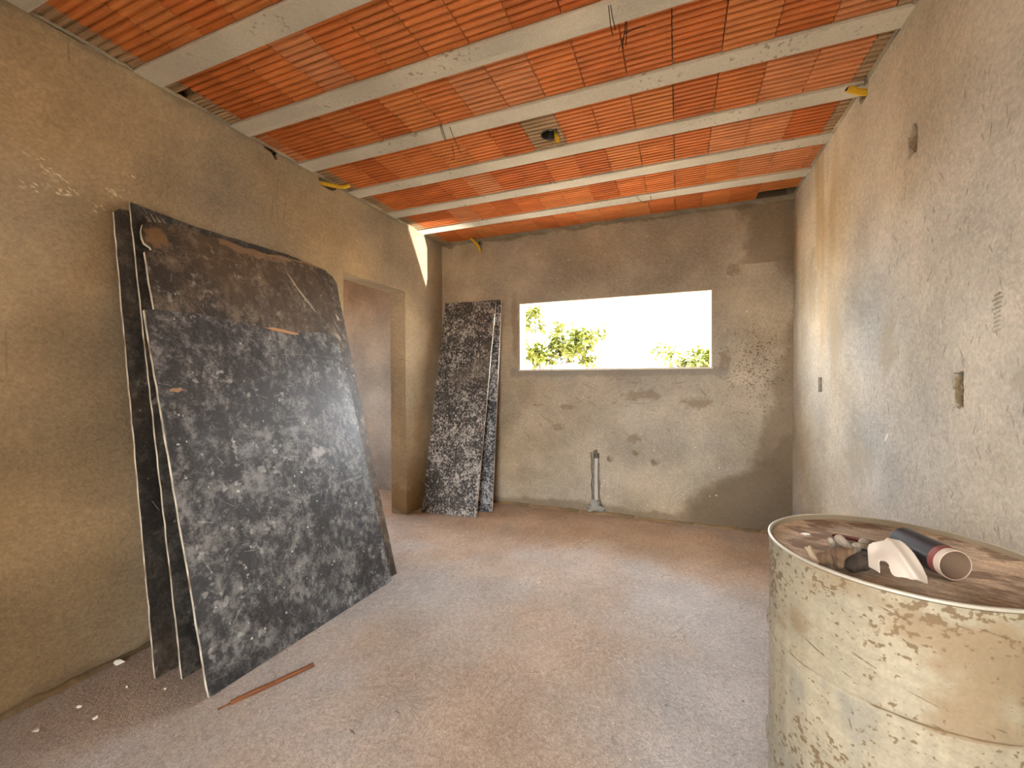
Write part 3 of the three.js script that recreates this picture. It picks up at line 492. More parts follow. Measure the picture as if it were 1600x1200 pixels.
{ const drum = group('steel_drum', [DX, 0, DZ]); tag(drum, 'cement-stained steel drum standing against the right wall', 'drum');
  const pr = [[DR - 0.006, 0.0], [DR, 0.006], [DR, 0.012]]; for (const h of [0.305, 0.612]) pr.push([DR, h - 0.024], [DR + 0.0015, h - 0.012], [DR - 0.002, h - 0.0045], [DR + 0.0065, h], [DR + 0.005, h + 0.006], [DR + 0.0005, h + 0.016], [DR, h + 0.03]); pr.push([DR, 0.8], [DR, 0.843]);
  const lath = new THREE.LatheGeometry(pr.map(([a, b]) => new THREE.Vector2(a, b)), 160), p = lath.attributes.position;
  for (let i = 0; i < p.count; i++) { const x = p.getX(i), y = p.getY(i), z = p.getZ(i), an = Math.atan2(x, z), k = 1 + 0.012 * (fbm(Math.cos(an) * 2.2 + 5, Math.sin(an) * 2.2 + y * 3, 3, 4100) - 0.5); p.setXYZ(i, x * k, y, z * k); }
  lath.computeVertexNormals(); const uvb = lath.attributes.uv; lath.rotateY(Math.PI); for (let i = 0; i < p.count; i++) uvb.setY(i, p.getY(i) / DH);
  const side = mesh('side_wall', lath, new THREE.MeshStandardMaterial({ name: 'drum skin', map: drumPix.tex(), bumpMap: drumPix.tex(false), bumpScale: 0.002, roughness: 0.75 }), drum);
  mesh('bottom', new THREE.CircleGeometry(DR - 0.004, 64).rotateX(Math.PI / 2).translate(0, 0.006, 0), M.mortar, drum);
  const rimMat = new THREE.MeshStandardMaterial({ name: 'worn rim steel', color: '#b9b1a0', roughness: 0.5, metalness: 0.3 });
  mesh('rim', new THREE.TorusGeometry(DR - 0.001, 0.0042, 10, 160).rotateX(Math.PI / 2).translate(0, 0.848, 0), rimMat, drum);
  mesh('rim_wall', new THREE.CylinderGeometry(DR - 0.006, DR - 0.006, 0.03, 128, 1, true).translate(0, 0.836, 0), new THREE.MeshStandardMaterial({ name: 'grimy rim wall', color: '#8c7c62', roughness: 0.8, side: THREE.DoubleSide }), drum);
  const lidPix = new Pix(1024, 1024, 0.53, 0.53).fill((x, y, c) => {
    const b = fbm(x * 9, y * 9, 4, 4200) - 0.5, g = vn(x * 300, y * 300, 4210) - 0.5, st = vn(x * 30 + y * 22, y * 150 - x * 60, 4220) - 0.5, l = 1 + b * 0.5 + g * 0.18 + st * 0.3;
    c[0] = 176 * l; c[1] = 152 * l; c[2] = 124 * l; mixc(c, [104, 80, 56], 0.6 * sstep(0.56, 0.7, fbm(x * 14, y * 22, 4, 4230))); mixc(c, [168, 150, 128], 0.6 * sstep(0.56, 0.72, fbm(x * 8 + 3, y * 12, 4, 4240)));
  });
  const lid = new THREE.RingGeometry(0.0001, DR - 0.006, 96, 24).rotateX(-Math.PI / 2), q = lid.attributes.position;
  for (let i = 0; i < q.count; i++) { const x = q.getX(i), z = q.getZ(i), r = Math.hypot(x, z); q.setY(i, 0.831 + 0.006 * fbm(x * 30 + 8, z * 30 + 8, 4, 4250) + 0.004 * sstep(0.2, 0.255, r)); }
  lid.computeVertexNormals(); uvBy(lid, (x, y, z) => [x / 0.53 + 0.5, z / 0.53 + 0.5]);
  mesh('lid', lid, new THREE.MeshStandardMaterial({ name: 'earthy drum lid', map: lidPix.tex(), bumpMap: lidPix.tex(false), bumpScale: 0.003, roughness: 0.95 }), drum);
}
const TOP = 0.836;

// ------------------------------------------------------------------ things on the drum
// length of drain pipe, black skin, red band and white mouth
{
  const end = V(2.897, TOP + 0.035, 2.778), far = V(2.862, TOP + 0.035, 2.645), ax = end.clone().sub(far), L = ax.length(); ax.normalize();
  const g = group('drain_pipe', [far.x, far.y, far.z]); g.quaternion.setFromUnitVectors(V(0, 1, 0), ax);
  tag(g, 'short piece of black-wrapped drain pipe with a white mouth, on the drum', 'pipe');
  const ring = (r0, r1, a, b) => new THREE.LatheGeometry([[r0, a], [r1 - 0.001, a], [r1, a + 0.001], [r1, b - 0.001], [r1 - 0.001, b], [r0, b], [r0, a]].map(([x, y]) => new THREE.Vector2(x, y)), 56);
  const pvc = new THREE.MeshStandardMaterial({ name: 'dusty white pipe plastic', color: '#cdb9a4', roughness: 0.55 });
  mesh('pipe', ring(0.0298, 0.0317, 0, L), pvc, g);
  mesh('pipe_bore', new THREE.CylinderGeometry(0.0297, 0.0297, L - 0.003, 48, 1, true).translate(0, L / 2, 0), new THREE.MeshStandardMaterial({ name: 'darkened pipe bore', color: '#8f745c', roughness: 0.85, side: THREE.DoubleSide }), g);  // bore colour darkened to stand for the shade inside the pipe
  mesh('added_stop', new THREE.CylinderGeometry(0.0296, 0.0296, 0.004, 40).translate(0, 0.004, 0), new THREE.MeshStandardMaterial({ name: 'dark added disc', color: '#2c241d', roughness: 0.9 }), g);  // disc added so the bore grows darker inwards
  const blk = ring(0.0317, 0.0328, 0.002, L - 0.028), bp = blk.attributes.position; for (let i = 0; i < bp.count; i++) { const k = 1 + 0.02 * (fbm(bp.getX(i) * 60 + 4, bp.getY(i) * 60 + bp.getZ(i) * 40, 3, 77) - 0.5); bp.setX(i, bp.getX(i) * k); bp.setZ(i, bp.getZ(i) * k); } blk.computeVertexNormals();
  mesh('black_wrap', blk, new THREE.MeshStandardMaterial({ name: 'black tape', color: '#1b1d22', roughness: 0.35 }), g);
  mesh('red_band', ring(0.0317, 0.0324, L - 0.03, L - 0.014), new THREE.MeshStandardMaterial({ name: 'dull red band', color: '#7d4038', roughness: 0.6 }), g);
}
// torn white plastic shell: a domed sheet with a hand-sized bite out of its foot
{
  const nx = 84, ny = 70, wd = 0.092, ht = 0.079, T = 0.0022;
  const edge = [[0.0, 0.17], [0.0, 0.74], [0.03, 0.84], [0.12, 0.9], [0.3, 0.93], [0.37, 1.0], [0.6, 1.0], [0.68, 0.93], [0.82, 0.72], [0.93, 0.45], [1.0, 0.2], [1.0, 0.0], [0.8, 0.015], [0.72, 0.0], [0.6, 0.02], [0.5, 0.0], [0.42, 0.01], [0.38, 0.08], [0.36, 0.2], [0.35, 0.3], [0.3, 0.36], [0.22, 0.38], [0.19, 0.34], [0.19, 0.03], [0.1, 0.1]];
  const inside = (x, y) => { let r = false; for (let i = 0, j = edge.length - 1; i < edge.length; j = i++) { const [xi, yi] = edge[i], [xj, yj] = edge[j]; if ((yi > y) !== (yj > y) && x < (xj - xi) * (y - yi) / (yj - yi) + xi) r = !r; } return r; };
  const P = (u, v) => {                              // foot along x, bulging to +z, ridge from the crown to the right foot
    const d = 0.034 * Math.sin(Math.PI * Math.min(1, 0.1 + 0.8 * u)) * (1 - 0.75 * v * v) + 0.012 * Math.exp(-(((u - 0.35 - 0.5 * (1 - v)) / 0.12) ** 2)) - 0.006 * Math.exp(-(((u - 0.16) / 0.14) ** 2 + ((v - 0.62) / 0.2) ** 2));
    return V((u - 0.5) * wd, v * ht * (0.9 + 0.1 * Math.sin(3 * u)), d);
  };
  const pos = [], idx = [], id = new Map(), quads = [];
  const vert = (i, j, s) => { const k = (i * 1000 + j) * 2 + s; if (!id.has(k)) { const u = i / nx, v = j / ny, p = P(u, v); if (s) { const a = P(u + 0.01, v).sub(P(u - 0.01, v)), b = P(u, v + 0.01).sub(P(u, v - 0.01)), n = a.cross(b).normalize(); p.addScaledVector(n, -T); } id.set(k, pos.length / 3); pos.push(p.x, p.y, p.z); } return id.get(k); };
  const on = (i, j) => i >= 0 && j >= 0 && i < nx && j < ny && inside((i + 0.5) / nx, (j + 0.5) / ny);
  for (let i = 0; i < nx; i++) for (let j = 0; j < ny; j++) if (on(i, j)) {
    const f = [vert(i, j, 0), vert(i + 1, j, 0), vert(i + 1, j + 1, 0), vert(i, j + 1, 0)], b = [vert(i, j, 1), vert(i + 1, j, 1), vert(i + 1, j + 1, 1), vert(i, j + 1, 1)];
    idx.push(f[0], f[1], f[2], f[0], f[2], f[3], b[0], b[2], b[1], b[0], b[3], b[2]);
    for (const [di, dj, a, c] of [[0, -1, 0, 1], [1, 0, 1, 2], [0, 1, 2, 3], [-1, 0, 3, 0]]) if (!on(i + di, j + dj)) idx.push(f[a], b[a], f[c], f[c], b[a], b[c]);
  }
  const g = new THREE.BufferGeometry(); g.setAttribute('position', new THREE.Float32BufferAttribute(pos, 3)); g.setIndex(idx); g.computeVertexNormals();
  const m = mesh('plastic_shell', g, new THREE.MeshPhysicalMaterial({ name: 'soft white plastic', color: '#c9bcab', roughness: 0.5, transmission: 0.1, thickness: 0, side: THREE.DoubleSide }));
  m.position.set(2.787, TOP + 0.004, 2.812); m.rotation.set(-0.45, -0.3, 0.03, 'YXZ');
  tag(m, 'torn white plastic shell with a dark bite at its foot, leaning on the pipe', 'plastic scrap');
}
// work gloves, stiff with cement
function sdf(name, fn, half, res, mat) {
  const mc = new MarchingCubes(res, mat, false, false, 120000); mc.isolation = 0; const s = mc.size, hs = mc.halfsize;
  for (let k = 0; k < s; k++) for (let j = 0; j < s; j++) for (let i = 0; i < s; i++) mc.field[i + j * s + k * s * s] = -fn((i - hs) / hs * half, (j - hs) / hs * half, (k - hs) / hs * half);
  mc.update(); const n = mc.count, g = new THREE.BufferGeometry();
  g.setAttribute('position', new THREE.Float32BufferAttribute(mc.positionArray.slice(0, n * 3).map((v) => v * half), 3)); g.setAttribute('normal', new THREE.Float32BufferAttribute(mc.normalArray.slice(0, n * 3), 3));
  uvBy(g, (x, y, z) => [x * 4 + z, y * 4 + z * 2]); const o = new THREE.Mesh(g, mat); o.name = name; return put(o);
}
const cap = (p, a, b, ra, rb) => { const pa = [p[0] - a[0], p[1] - a[1], p[2] - a[2]], ba = [b[0] - a[0], b[1] - a[1], b[2] - a[2]], h = Math.min(1, Math.max(0, (pa[0] * ba[0] + pa[1] * ba[1] + pa[2] * ba[2]) / (ba[0] ** 2 + ba[1] ** 2 + ba[2] ** 2))); return Math.hypot(pa[0] - ba[0] * h, pa[1] - ba[1] * h, pa[2] - ba[2] * h) - (ra + (rb - ra) * h); };
const smin = (a, b, k) => { const h = Math.max(k - Math.abs(a - b), 0) / k; return Math.min(a, b) - h * h * k * 0.25; };
const glovePix = new Pix(256, 256, 1, 1).fill((x, y, c) => { const b = fbm(x * 8, y * 8, 4, 4400) - 0.5, k = (vn(x * 130, y * 130, 4420) - 0.5) * 0.2, l = 1 + b * 0.8 + k; c[0] = 158 * l; c[1] = 144 * l; c[2] = 126 * l; mixc(c, [86, 70, 54], 0.85 * sstep(0.5, 0.64, fbm(x * 5 + 2, y * 5, 4, 4410))); });
M.glove = new THREE.MeshStandardMaterial({ name: 'grey knit glove', map: glovePix.tex(), roughness: 1 });
M.darkGlove = new THREE.MeshStandardMaterial({ name: 'muddy knit glove', map: glovePix.tex(), color: '#b7a08a', roughness: 1 });
M.blackGlove = new THREE.MeshStandardMaterial({ name: 'blackened knit glove', map: glovePix.tex(), color: '#5e5750', roughness: 1 });
function glove(base, palm, fingers, palmMat, label) {   // capsules [ax, ay, az, bx, by, bz, ra, rb] in world metres
  const g = group('work_glove', base), rel = (c) => [[c[0] - base[0], c[1] - base[1], c[2] - base[2]], [c[3] - base[0], c[4] - base[1], c[5] - base[2]], c[6], c[7]];
  const cs = palm.map(rel), m = sdf('palm', (x, y, z) => { let d = 1; for (const [a, b, r0, r1] of cs) d = smin(d, cap([x, y, z], a, b, r0, r1), 0.016); return d + (fbm(x * 80 + 9, y * 80 + z * 60 + 9, 4, 4450) - 0.5) * 0.009; }, 0.1, 64, palmMat);
  m.name = 'palm'; g.add(m);
  for (const f of fingers) {
    const [a, b, r0, r1] = rel(f), mid = a.map((v, i) => (v + b[i]) / 2), q = sdf('finger', (x, y, z) => cap([x + mid[0], y + mid[1], z + mid[2]], a, b, r0, r1) + (fbm(x * 120 + 4, y * 120 + z * 90 + 4, 3, 4480) - 0.5) * 0.004, 0.05, 40, M.glove);
    q.name = 'finger'; q.position.set(...mid); g.add(q);
  }
  return tag(g, label, 'glove', 'gloves on the drum');
}
glove([2.70, TOP + 0.002, 2.75], [[2.662, 0.846, 2.778, 2.698, 0.858, 2.758, 0.012, 0.013], [2.698, 0.858, 2.758, 2.735, 0.85, 2.74, 0.013, 0.015], [2.691, 0.845, 2.791, 2.7, 0.846, 2.775, 0.01, 0.012], [2.705, 0.85, 2.745, 2.715, 0.852, 2.73, 0.013, 0.012]],
  [[2.712, 0.853, 2.72, 2.698, 0.872, 2.716, 0.0095, 0.0088], [2.737, 0.853, 2.724, 2.72, 0.876, 2.7, 0.0115, 0.0105]], M.darkGlove, 'dirty work glove nearest the drum rim with two grey fingers standing up');
glove([2.73, TOP + 0.002, 2.78], [[2.716, 0.847, 2.798, 2.738, 0.856, 2.782, 0.011, 0.013], [2.738, 0.856, 2.782, 2.76, 0.856, 2.74, 0.013, 0.014], [2.712, 0.846, 2.782, 2.73, 0.848, 2.765, 0.01, 0.011]],
  [[2.779, 0.86, 2.703, 2.749, 0.866, 2.716, 0.0105, 0.0098], [2.79, 0.866, 2.688, 2.769, 0.872, 2.693, 0.0105, 0.01], [2.775, 0.854, 2.717, 2.759, 0.856, 2.724, 0.0105, 0.0105], [2.728, 0.856, 2.758, 2.744, 0.866, 2.738, 0.007, 0.006]], M.blackGlove, 'blackened work glove with curled grey fingers, between the other glove and the white shell');
// splints of wood and a plaster flake on the drum
const woodPix = new Pix(256, 64, 0.5, 0.12).fill((x, y, c) => { const g = vn(x * 14, y * 220, 4500) - 0.5, b = fbm(x * 8, y * 20, 3, 4510) - 0.5, l = 1 + g * 0.5 + b * 0.4; c[0] = 132 * l; c[1] = 84 * l; c[2] = 52 * l; });
M.wood = new THREE.MeshStandardMaterial({ name: 'weathered batten wood', map: woodPix.tex(), roughness: 0.85 });
M.redWood = new THREE.MeshStandardMaterial({ name: 'reddish lath', map: woodPix.tex(), color: '#d88c80', roughness: 0.85 });
M.paleWood = new THREE.MeshStandardMaterial({ name: 'dusty splint', color: '#a08c72', roughness: 0.95 });
function stick(name, a, b, w, h, mat, seed) {
  const A = V(...a), B = V(...b), L = A.distanceTo(B), g = new THREE.BoxGeometry(L, h, w, 14, 1, 2), p = g.attributes.position;
  for (let i = 0; i < p.count; i++) { const t = p.getX(i) / L + 0.5; p.setY(i, p.getY(i) * (0.85 + 0.3 * vn(t * 9, 1, seed))); p.setZ(i, p.getZ(i) * (0.85 + 0.3 * vn(t * 7, 3, seed)) + (vn(t * 4, 8, seed) - 0.5) * w * 0.2); if (t < 0.02 || t > 0.98) p.setX(i, p.getX(i) + (vn(p.getZ(i) * 900, p.getY(i) * 700, seed) - 0.5) * w); }
  g.computeVertexNormals(); uvBy(g, (x, y, z) => [x / 0.5, (z + y) / 0.12]);
  const m = new THREE.Mesh(facet(g), mat); m.quaternion.setFromUnitVectors(V(1, 0, 0), B.clone().sub(A).normalize()); m.position.copy(A).lerp(B, 0.5); m.name = name; return put(m);
}
tag(stick(numbered('wood_lath'), [2.745, TOP + 0.008, 2.571], [2.86, TOP + 0.008, 2.63], 0.016, 0.006, M.redWood, 5), 'thin reddish lath lying on the drum behind the gloves', 'lath');
tag(stick(numbered('wood_splint'), [2.652, TOP + 0.006, 2.79], [2.640, TOP + 0.034, 2.765], 0.011, 0.008, M.paleWood, 7), 'short pale wood splint upright at the drum rim', 'splint');
M.chip = new THREE.MeshStandardMaterial({ name: 'white plaster', color: '#e9e4da', roughness: 0.9 });
{ const m = mesh('plaster_flake', facet(lump(0.012, 0.003, 0.005, 81, 1, 0.5)), M.chip); m.position.set(2.678, TOP + 0.006, 2.585); tag(m, 'small white plaster flake on the drum lid', 'flake'); }

// ------------------------------------------------------------------ floor litter
{
  const g = group('floor_batten', [0.795, 0, 2.70]); tag(g, 'brown wooden batten lying on the floor in front of the panels', 'batten');
  const a = stick('batten', [-0.062, 0.008, 0.125], [0.062, 0.008, -0.155], 0.014, 0.013, M.wood, 3); g.add(a);
  const t = stick('broken_tip', [-0.08, 0.004, 0.165], [-0.058, 0.006, 0.115], 0.005, 0.005, M.wood, 4); g.add(t);
}
const chips = [[0.03, 2.85, 0.018, 0.014, 0.7, 'largest white plaster chip, at the foot of the left wall beside the panels'], [0.2, 3.05, 0.013, 0.006, 0.4, 'white plaster chip on the shaded floor in front of the panel stack'], [0.2, 3.17, 0.016, 0.005, 0.3, 'nearest plaster chip on the shaded floor, lying flat'], [0.325, 3.06, 0.01, 0.006, 0.9, 'grey plaster chip lying nearest to the sunlit floor'], [0.24, 2.92, 0.007, 0.004, 0.2, 'small white plaster chip close to the panel corners'], [0.40, 2.87, 0.01, 0.003, 0.1, 'thin white plaster sliver between the panel corners']];
chips.forEach(([x, z, r, h, a, label], i) => { const m = mesh('plaster_chip', facet(lump(r, h, r * 0.5, 91 + i * 3, 0, 1.2)), M.chip); m.position.set(x, h * 0.75, z); m.rotation.y = a; tag(m, label, 'plaster chip', 'plaster chips on the floor'); });
{
  const parts = [];
  for (let i = 0; i < 420; i++) { const x = i < 140 ? rr(0.03, 0.75) : rr(0.7, 3.0), z = i < 140 ? rr(2.75, 3.5) : rr(0.25, 3.4), r = rr(0.001, 0.003); if ((x < 0.72 && z < 2.87) || Math.hypot(x - 2.849, z - 2.655) < 0.3 || (x < 0.75 && z < 0.6)) continue; const g = new THREE.TetrahedronGeometry(r).rotateX(rr(0, 6)).rotateY(rr(0, 6)).scale(rr(0.8, 2), 0.6, 1).translate(x, r * 0.4, z); parts.push(g); }
  const m = mesh('floor_grit', mergeGeometries(parts), new THREE.MeshStandardMaterial({ name: 'grit', color: '#cbbfae', roughness: 1 })); m.userData.kind = 'stuff'; tag(m, 'tiny crumbs of mortar strewn over the floor', 'grit');
}

// ------------------------------------------------------------------ pipe in the chase, stubs and conduits
M.pvc = new THREE.MeshStandardMaterial({ name: 'grey-white pipe', color: '#b9b6ae', roughness: 0.5 });
M.dark = new THREE.MeshStandardMaterial({ name: 'dark plastic', color: '#17161a', roughness: 0.55 });
{
  const g = group('waste_pipe', [1.642, 0.06, -0.012]); tag(g, 'grey waste pipe set upright in a chase cut in the window wall', 'pipe');
  mesh('pipe', new THREE.CylinderGeometry(0.018, 0.02, 0.46, 24).translate(0, 0.23, 0), M.pvc, g);
  mesh('collar', new THREE.LatheGeometry([[0.0, 0.5], [0.02, 0.498], [0.024, 0.485], [0.024, 0.465], [0.019, 0.46]].map(([a, b]) => new THREE.Vector2(a, b)), 24), new THREE.MeshStandardMaterial({ name: 'grimy collar', color: '#5b5348', roughness: 0.8 }), g);
  mesh('cap', new THREE.CylinderGeometry(0.009, 0.013, 0.045, 16).translate(0, 0.52, 0), new THREE.MeshStandardMaterial({ name: 'stub', color: '#7b7464', roughness: 0.8 }), g);
  const parts = [[0, 0.02, 0.016, 0.085, 0.03, 0.03, 1], [-0.01, 0.045, 0.012, 0.045, 0.05, 0.026, 2], [0.03, 0.01, 0.02, 0.06, 0.024, 0.03, 3], [-0.05, 0.0, 0.015, 0.04, 0.03, 0.028, 4]].map(([x, y, z, a, b, c, s]) => lump(a, b, c, 200 + s, 3, 0.45).translate(x, y - 0.02, z));
  mesh('mortar_foot', mergeGeometries(parts), new THREE.MeshStandardMaterial({ name: 'fresh grey mortar', color: '#8f8d84', roughness: 0.97 }), g);
}
for (const [x, y, r, label] of [[2.004, 0.59, 0.02, 'middle capped water stub low on the window wall, smeared dark'], [2.163, 0.52, 0.019, 'capped water stub on the window wall farthest from the waste pipe'], [1.765, 0.52, 0.017, 'pale capped water stub on the window wall nearest the waste pipe']]) {
  const g = group('water_stub', [x, y, 0]); tag(g, label, 'pipe stub', 'water stubs in the window wall');
  mesh('mortar_ring', lump(r * 1.7, r * 1.6, 0.006, Math.round(x * 100), 3, 0.5), M.mortar, g);
  mesh('cap', new THREE.LatheGeometry([[0.0, 0.004], [r * 0.45, 0.005], [r * 0.5, 0.012], [r * 0.75, 0.012], [r * 0.8, 0.0]].map(([a, b]) => new THREE.Vector2(a, b)), 20).rotateX(Math.PI / 2), new THREE.MeshStandardMaterial({ name: 'grubby cap', color: '#6b6252', roughness: 0.8 }), g);
}
M.yellow = new THREE.MeshStandardMaterial({ name: 'yellow conduit plastic', color: '#d9ae12', roughness: 0.45 });
function conduit(pts, r, label, inv = 1) {
  const curve = new THREE.CatmullRomCurve3(pts.map((p) => V(...p))), L = curve.getLength(), n = Math.round(L / 0.0016), g = new THREE.TubeGeometry(curve, n, r, 14, false), p = g.attributes.position, c = V(0, 0, 0);
  for (let i = 0; i <= n; i++) { curve.getPointAt(i / n, c); const k = 1 + 0.09 * Math.sin(i * 1.6); for (let j = 0; j <= 14; j++) { const q = i * 15 + j; p.setXYZ(q, c.x + (p.getX(q) - c.x) * k, c.y + (p.getY(q) - c.y) * k, c.z + (p.getZ(q) - c.z) * k); } }
  g.computeVertexNormals(); const base = pts[0]; g.translate(-base[0], -base[1], -base[2]);
  const o = group('electrical_conduit', base); mesh('corrugated_tube', g, M.yellow, o);
  const e = curve.getPointAt(1), t = curve.getTangentAt(1), d = mesh('tube_mouth', new THREE.CircleGeometry(r * 0.8, 14), M.dark, o); d.quaternion.setFromUnitVectors(V(0, 0, 1), t); d.position.copy(e).sub(V(...base)).addScaledVector(t, 0.0006);
  return tag(o, label, 'conduit', 'yellow electrical conduits');
}
conduit([[-0.03, 2.665, 1.645], [0.012, 2.668, 1.60], [0.04, 2.672, 1.545], [0.075, 2.682, 1.495], [0.098, 2.702, 1.468]], 0.0135, 'yellow conduit bending out of the top of the left wall');
conduit([[W + 0.03, 2.665, 1.352], [W - 0.01, 2.672, 1.352], [W - 0.045, 2.685, 1.362], [W - 0.075, 2.695, 1.372]], 0.0155, 'short yellow conduit at the top of the right wall');
conduit([[0.455, 2.575, -0.012], [0.448, 2.62, 0.012], [0.425, 2.66, 0.03], [0.395, 2.69, 0.05], [0.378, 2.708, 0.066]], 0.0125, 'yellow conduit in the corner where the window wall meets the ceiling');
conduit([[1.678, 2.765, 1.508], [1.681, 2.735, 1.50], [1.684, 2.70, 1.492], [1.684, 2.665, 1.486]], 0.0125, 'yellow conduit hanging from the black ceiling box');
{ // black ceiling box in its hole
  const g = group('ceiling_box', [1.65, H, 1.522]); tag(g, 'round black electrical box sunk in a ceiling block', 'electrical box');
  mesh('box_wall', new THREE.LatheGeometry([[0.0, 0.072], [0.047, 0.072], [0.05, 0.07], [0.051, 0.004], [0.049, 0.004], [0.047, 0.068], [0.0, 0.069]].map(([a, b]) => new THREE.Vector2(a, b)), 32), M.dark, g);
  mesh('box_rim', new THREE.TorusGeometry(0.0515, 0.0035, 8, 40).rotateX(Math.PI / 2).translate(0, 0.008, 0), new THREE.MeshStandardMaterial({ name: 'grey rim', color: '#55504a', roughness: 0.7 }), g);
  mesh('conduit_stub', tube([[-0.03, 0.066, 0.01], [-0.014, 0.05, 0.0], [0.006, 0.045, -0.01], [0.02, 0.06, -0.015]], 0.009, 20, 10), M.yellow, g);
}

// ------------------------------------------------------------------ outside: yard, trees, added tank and glint spotlight
const soilPix = new Pix(256, 256, 8, 8).fill((x, y, c) => { const l = 1 + (fbm(x, y, 4, 5000) - 0.5) * 0.5; c[0] = 158 * l; c[1] = 140 * l; c[2] = 116 * l; });
{ const g = new THREE.CircleGeometry(40, 48).rotateX(-Math.PI / 2).translate(0, -0.1, 0); uvBy(g, (x, y, z) => [x / 8, z / 8]); structure(mesh('ground', g, new THREE.MeshStandardMaterial({ name: 'dry yard soil', map: soilPix.tex(), roughness: 1 })), 'dry earth yard outside'); }
const leafMat = new THREE.MeshPhysicalMaterial({ name: 'leaf', color: new THREE.Color(0.115, 0.125, 0.001), roughness: 0.6, transmission: 0.2, thickness: 0, side: THREE.DoubleSide });
const barkMat = new THREE.MeshStandardMaterial({ name: 'bark', color: '#6a6560', roughness: 0.9 });
function tree(base, forks, clumps, label, leaves, size) {
  const g = group('tree', base), bp = V(...base), rel = (p) => V(...p).sub(bp), parts = [];
  const limb = (pts, r0) => { const c = new THREE.CatmullRomCurve3(pts), n = 14, t = new THREE.TubeGeometry(c, n, r0, 6, false), q = t.attributes.position, m = V(0, 0, 0); for (let i = 0; i <= n; i++) { c.getPointAt(i / n, m); const k = 1 - 0.75 * i / n; for (let j = 0; j <= 6; j++) { const w = i * 7 + j; q.setXYZ(w, m.x + (q.getX(w) - m.x) * k, m.y + (q.getY(w) - m.y) * k, m.z + (q.getZ(w) - m.z) * k); } } t.computeVertexNormals(); return t; };
  mesh('trunk', limb([V(0, 0, 0), V(0.05, 0.5, 0.02), rel(forks[0])], 0.09), barkMat, g);
  for (let i = 0; i < clumps.length; i++) {
    const c = rel(clumps[i]); let best = rel(forks[0]), bd = 1e9; for (const f of forks) { const q = rel(f), d = q.distanceTo(c) + (q.y > c.y ? 0.4 : 0); if (d < bd) { bd = d; best = q; } }
    const mid = best.clone().lerp(c, 0.5).add(V(rr(-0.08, 0.08), rr(-0.1, 0.02), rr(-0.08, 0.08))); parts.push(limb([best, mid, c], 0.018));
  }
  for (let i = 1; i < forks.length; i++) parts.push(limb([rel(forks[0]), rel(forks[0]).lerp(rel(forks[i]), 0.5).add(V(rr(-0.1, 0.1), -0.08, rr(-0.1, 0.1))), rel(forks[i])], 0.035));
  mesh('branches', mergeGeometries(parts), barkMat, g);
  const L = [], M4 = new THREE.Matrix4(), Q = new THREE.Quaternion(), E = new THREE.Euler();
  for (const cl of clumps) { const c = rel(cl); for (let i = 0; i < leaves; i++) {
    const s = size * rr(0.7, 1.25), w = s * 0.27, lg = new THREE.BufferGeometry();
    lg.setAttribute('position', new THREE.Float32BufferAttribute([0, 0, 0, s * 0.45, s * 0.05, w, s * 0.45, 0, 0, s * 0.45, s * 0.05, -w, s, -s * 0.12, 0], 3)); lg.setIndex([0, 1, 2, 2, 1, 4, 0, 2, 3, 3, 2, 4]);
    const d = V(rr(-1, 1), rr(-1, 1), rr(-1, 1)).multiplyScalar(0.16 * Math.cbrt(rnd()));
    lg.applyMatrix4(M4.compose(c.clone().add(d), Q.setFromEuler(E.set(rr(-0.6, 0.6), rr(0, 6.28), rr(-0.9, 0.5))), V(1, 1, 1))); L.push(lg);
  } }
  const fg = mergeGeometries(L); fg.computeVertexNormals(); const f = mesh('foliage', fg, leafMat, g); f.userData.kind = 'stuff';
  return tag(g, label, 'tree', 'trees outside the window');
}
const zA = -5;
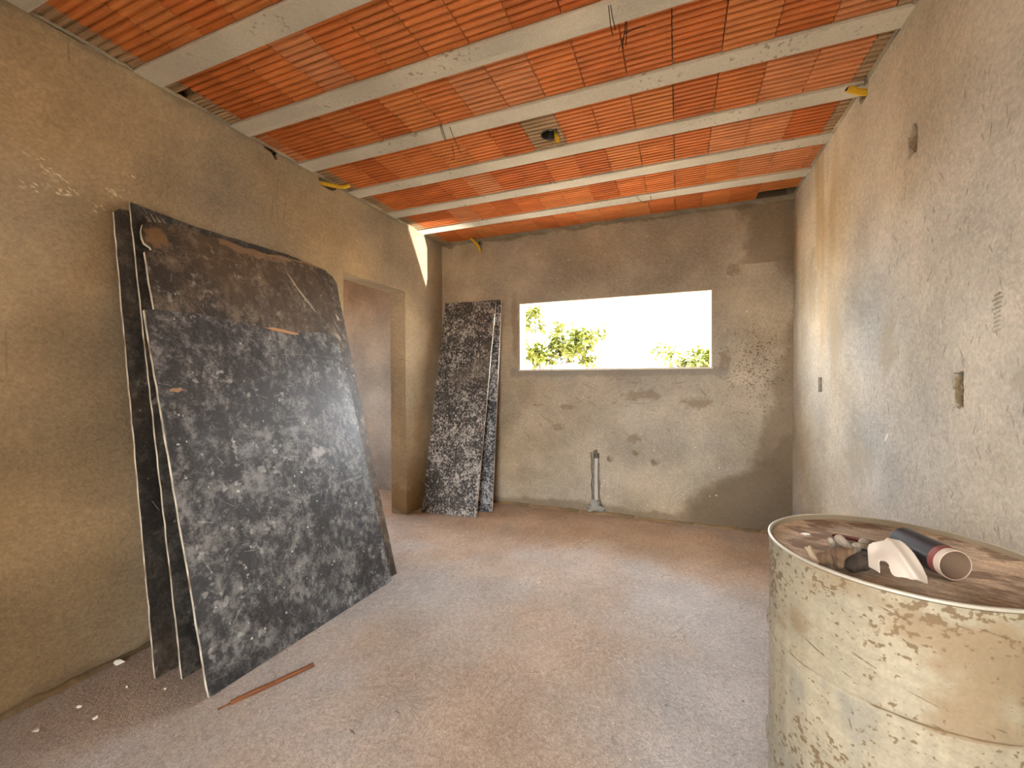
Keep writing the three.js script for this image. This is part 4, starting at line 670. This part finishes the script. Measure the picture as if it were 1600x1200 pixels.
tree([-0.5, -0.1, zA], [[-0.45, 1.1, zA], [-0.55, 1.7, zA], [0.0, 1.6, zA - 0.1], [0.25, 1.85, zA + 0.1], [-0.62, 2.3, zA]],
  [[-0.7, 2.72], [-0.52, 2.74], [-0.63, 2.5], [-0.74, 2.37], [-0.14, 2.2], [-0.23, 2.1], [0.03, 2.33], [0.24, 2.11], [0.38, 2.2], [0.59, 2.2], [0.8, 2.27], [-0.48, 1.93], [-0.71, 1.86], [-0.63, 1.65], [-0.33, 1.78], [-0.12, 1.88], [0.17, 1.98], [0.31, 2.04], [0.1, 1.77], [0.31, 1.84], [0.45, 1.7], [0.62, 1.69], [0.38, 1.9], [0.52, 1.97], [-0.8, 2.0], [-0.9, 2.6], [-0.95, 1.75], [-0.42, 1.75], [-0.3, 1.95], [-0.55, 1.82], [-0.22, 1.68], [0.0, 1.95], [0.66, 2.1], [0.22, 2.28], [-0.05, 2.02]].map(([x, y], i) => [x, y, zA + 0.3 * Math.sin(i * 2.4)]), 'leafy green tree outside the left half of the window', 130, 0.12);
tree([2.7, -0.1, zA], [[2.66, 0.9, zA], [2.5, 1.35, zA], [2.8, 1.4, zA]],
  [[2.02, 1.84], [2.21, 1.7], [2.36, 1.53], [2.5, 1.62], [2.65, 1.56], [2.71, 1.72], [2.79, 1.62], [2.88, 1.52], [2.85, 1.75], [2.54, 1.46], [2.76, 1.46], [2.98, 1.62], [3.05, 1.75], [2.95, 1.45]].map(([x, y], i) => [x, y, zA + 0.3 * Math.sin(i * 1.9)]), 'lower tree top outside the right end of the window', 100, 0.12);
// unseen tank and spotlight, added to stand for sun reflected onto the left wall
{
  const S = V(3.71, 0.163, -0.9), n = V(0, 1, 0);
  const g = group('added_tank', [3.78, -0.1, -0.98]); tag(g, 'unseen low galvanised tank with a flat bright lid, added under the glint spotlight', 'tank');
  const zinc = new THREE.MeshStandardMaterial({ name: 'bright zinc', color: '#c9ccce', metalness: 1, roughness: 0.12 });
  mesh('tank_body', new THREE.CylinderGeometry(0.28, 0.28, 0.22, 32).translate(0, 0.11, 0), zinc, g);
  const lid = mesh('tank_lid', new THREE.CylinderGeometry(0.3, 0.3, 0.012, 32), zinc, g); lid.quaternion.setFromUnitVectors(V(0, 1, 0), n); lid.position.copy(S).addScaledVector(n, -0.03).sub(g.position);
  const spot = new THREE.SpotLight(new THREE.Color(1, 0.94, 0.82), 22, 0, 0.14, 0.6, 2); spot.name = 'added_glint_spot'; spot.position.copy(S); spot.target.position.set(0, 2.45, 0.36); spot.castShadow = true; spot.shadow.radius = 1; scene.add(spot, spot.target);
}
scene.traverse((o) => { if (o.isLight) o.castShadow = true; });
renderer.render(scene, camera);
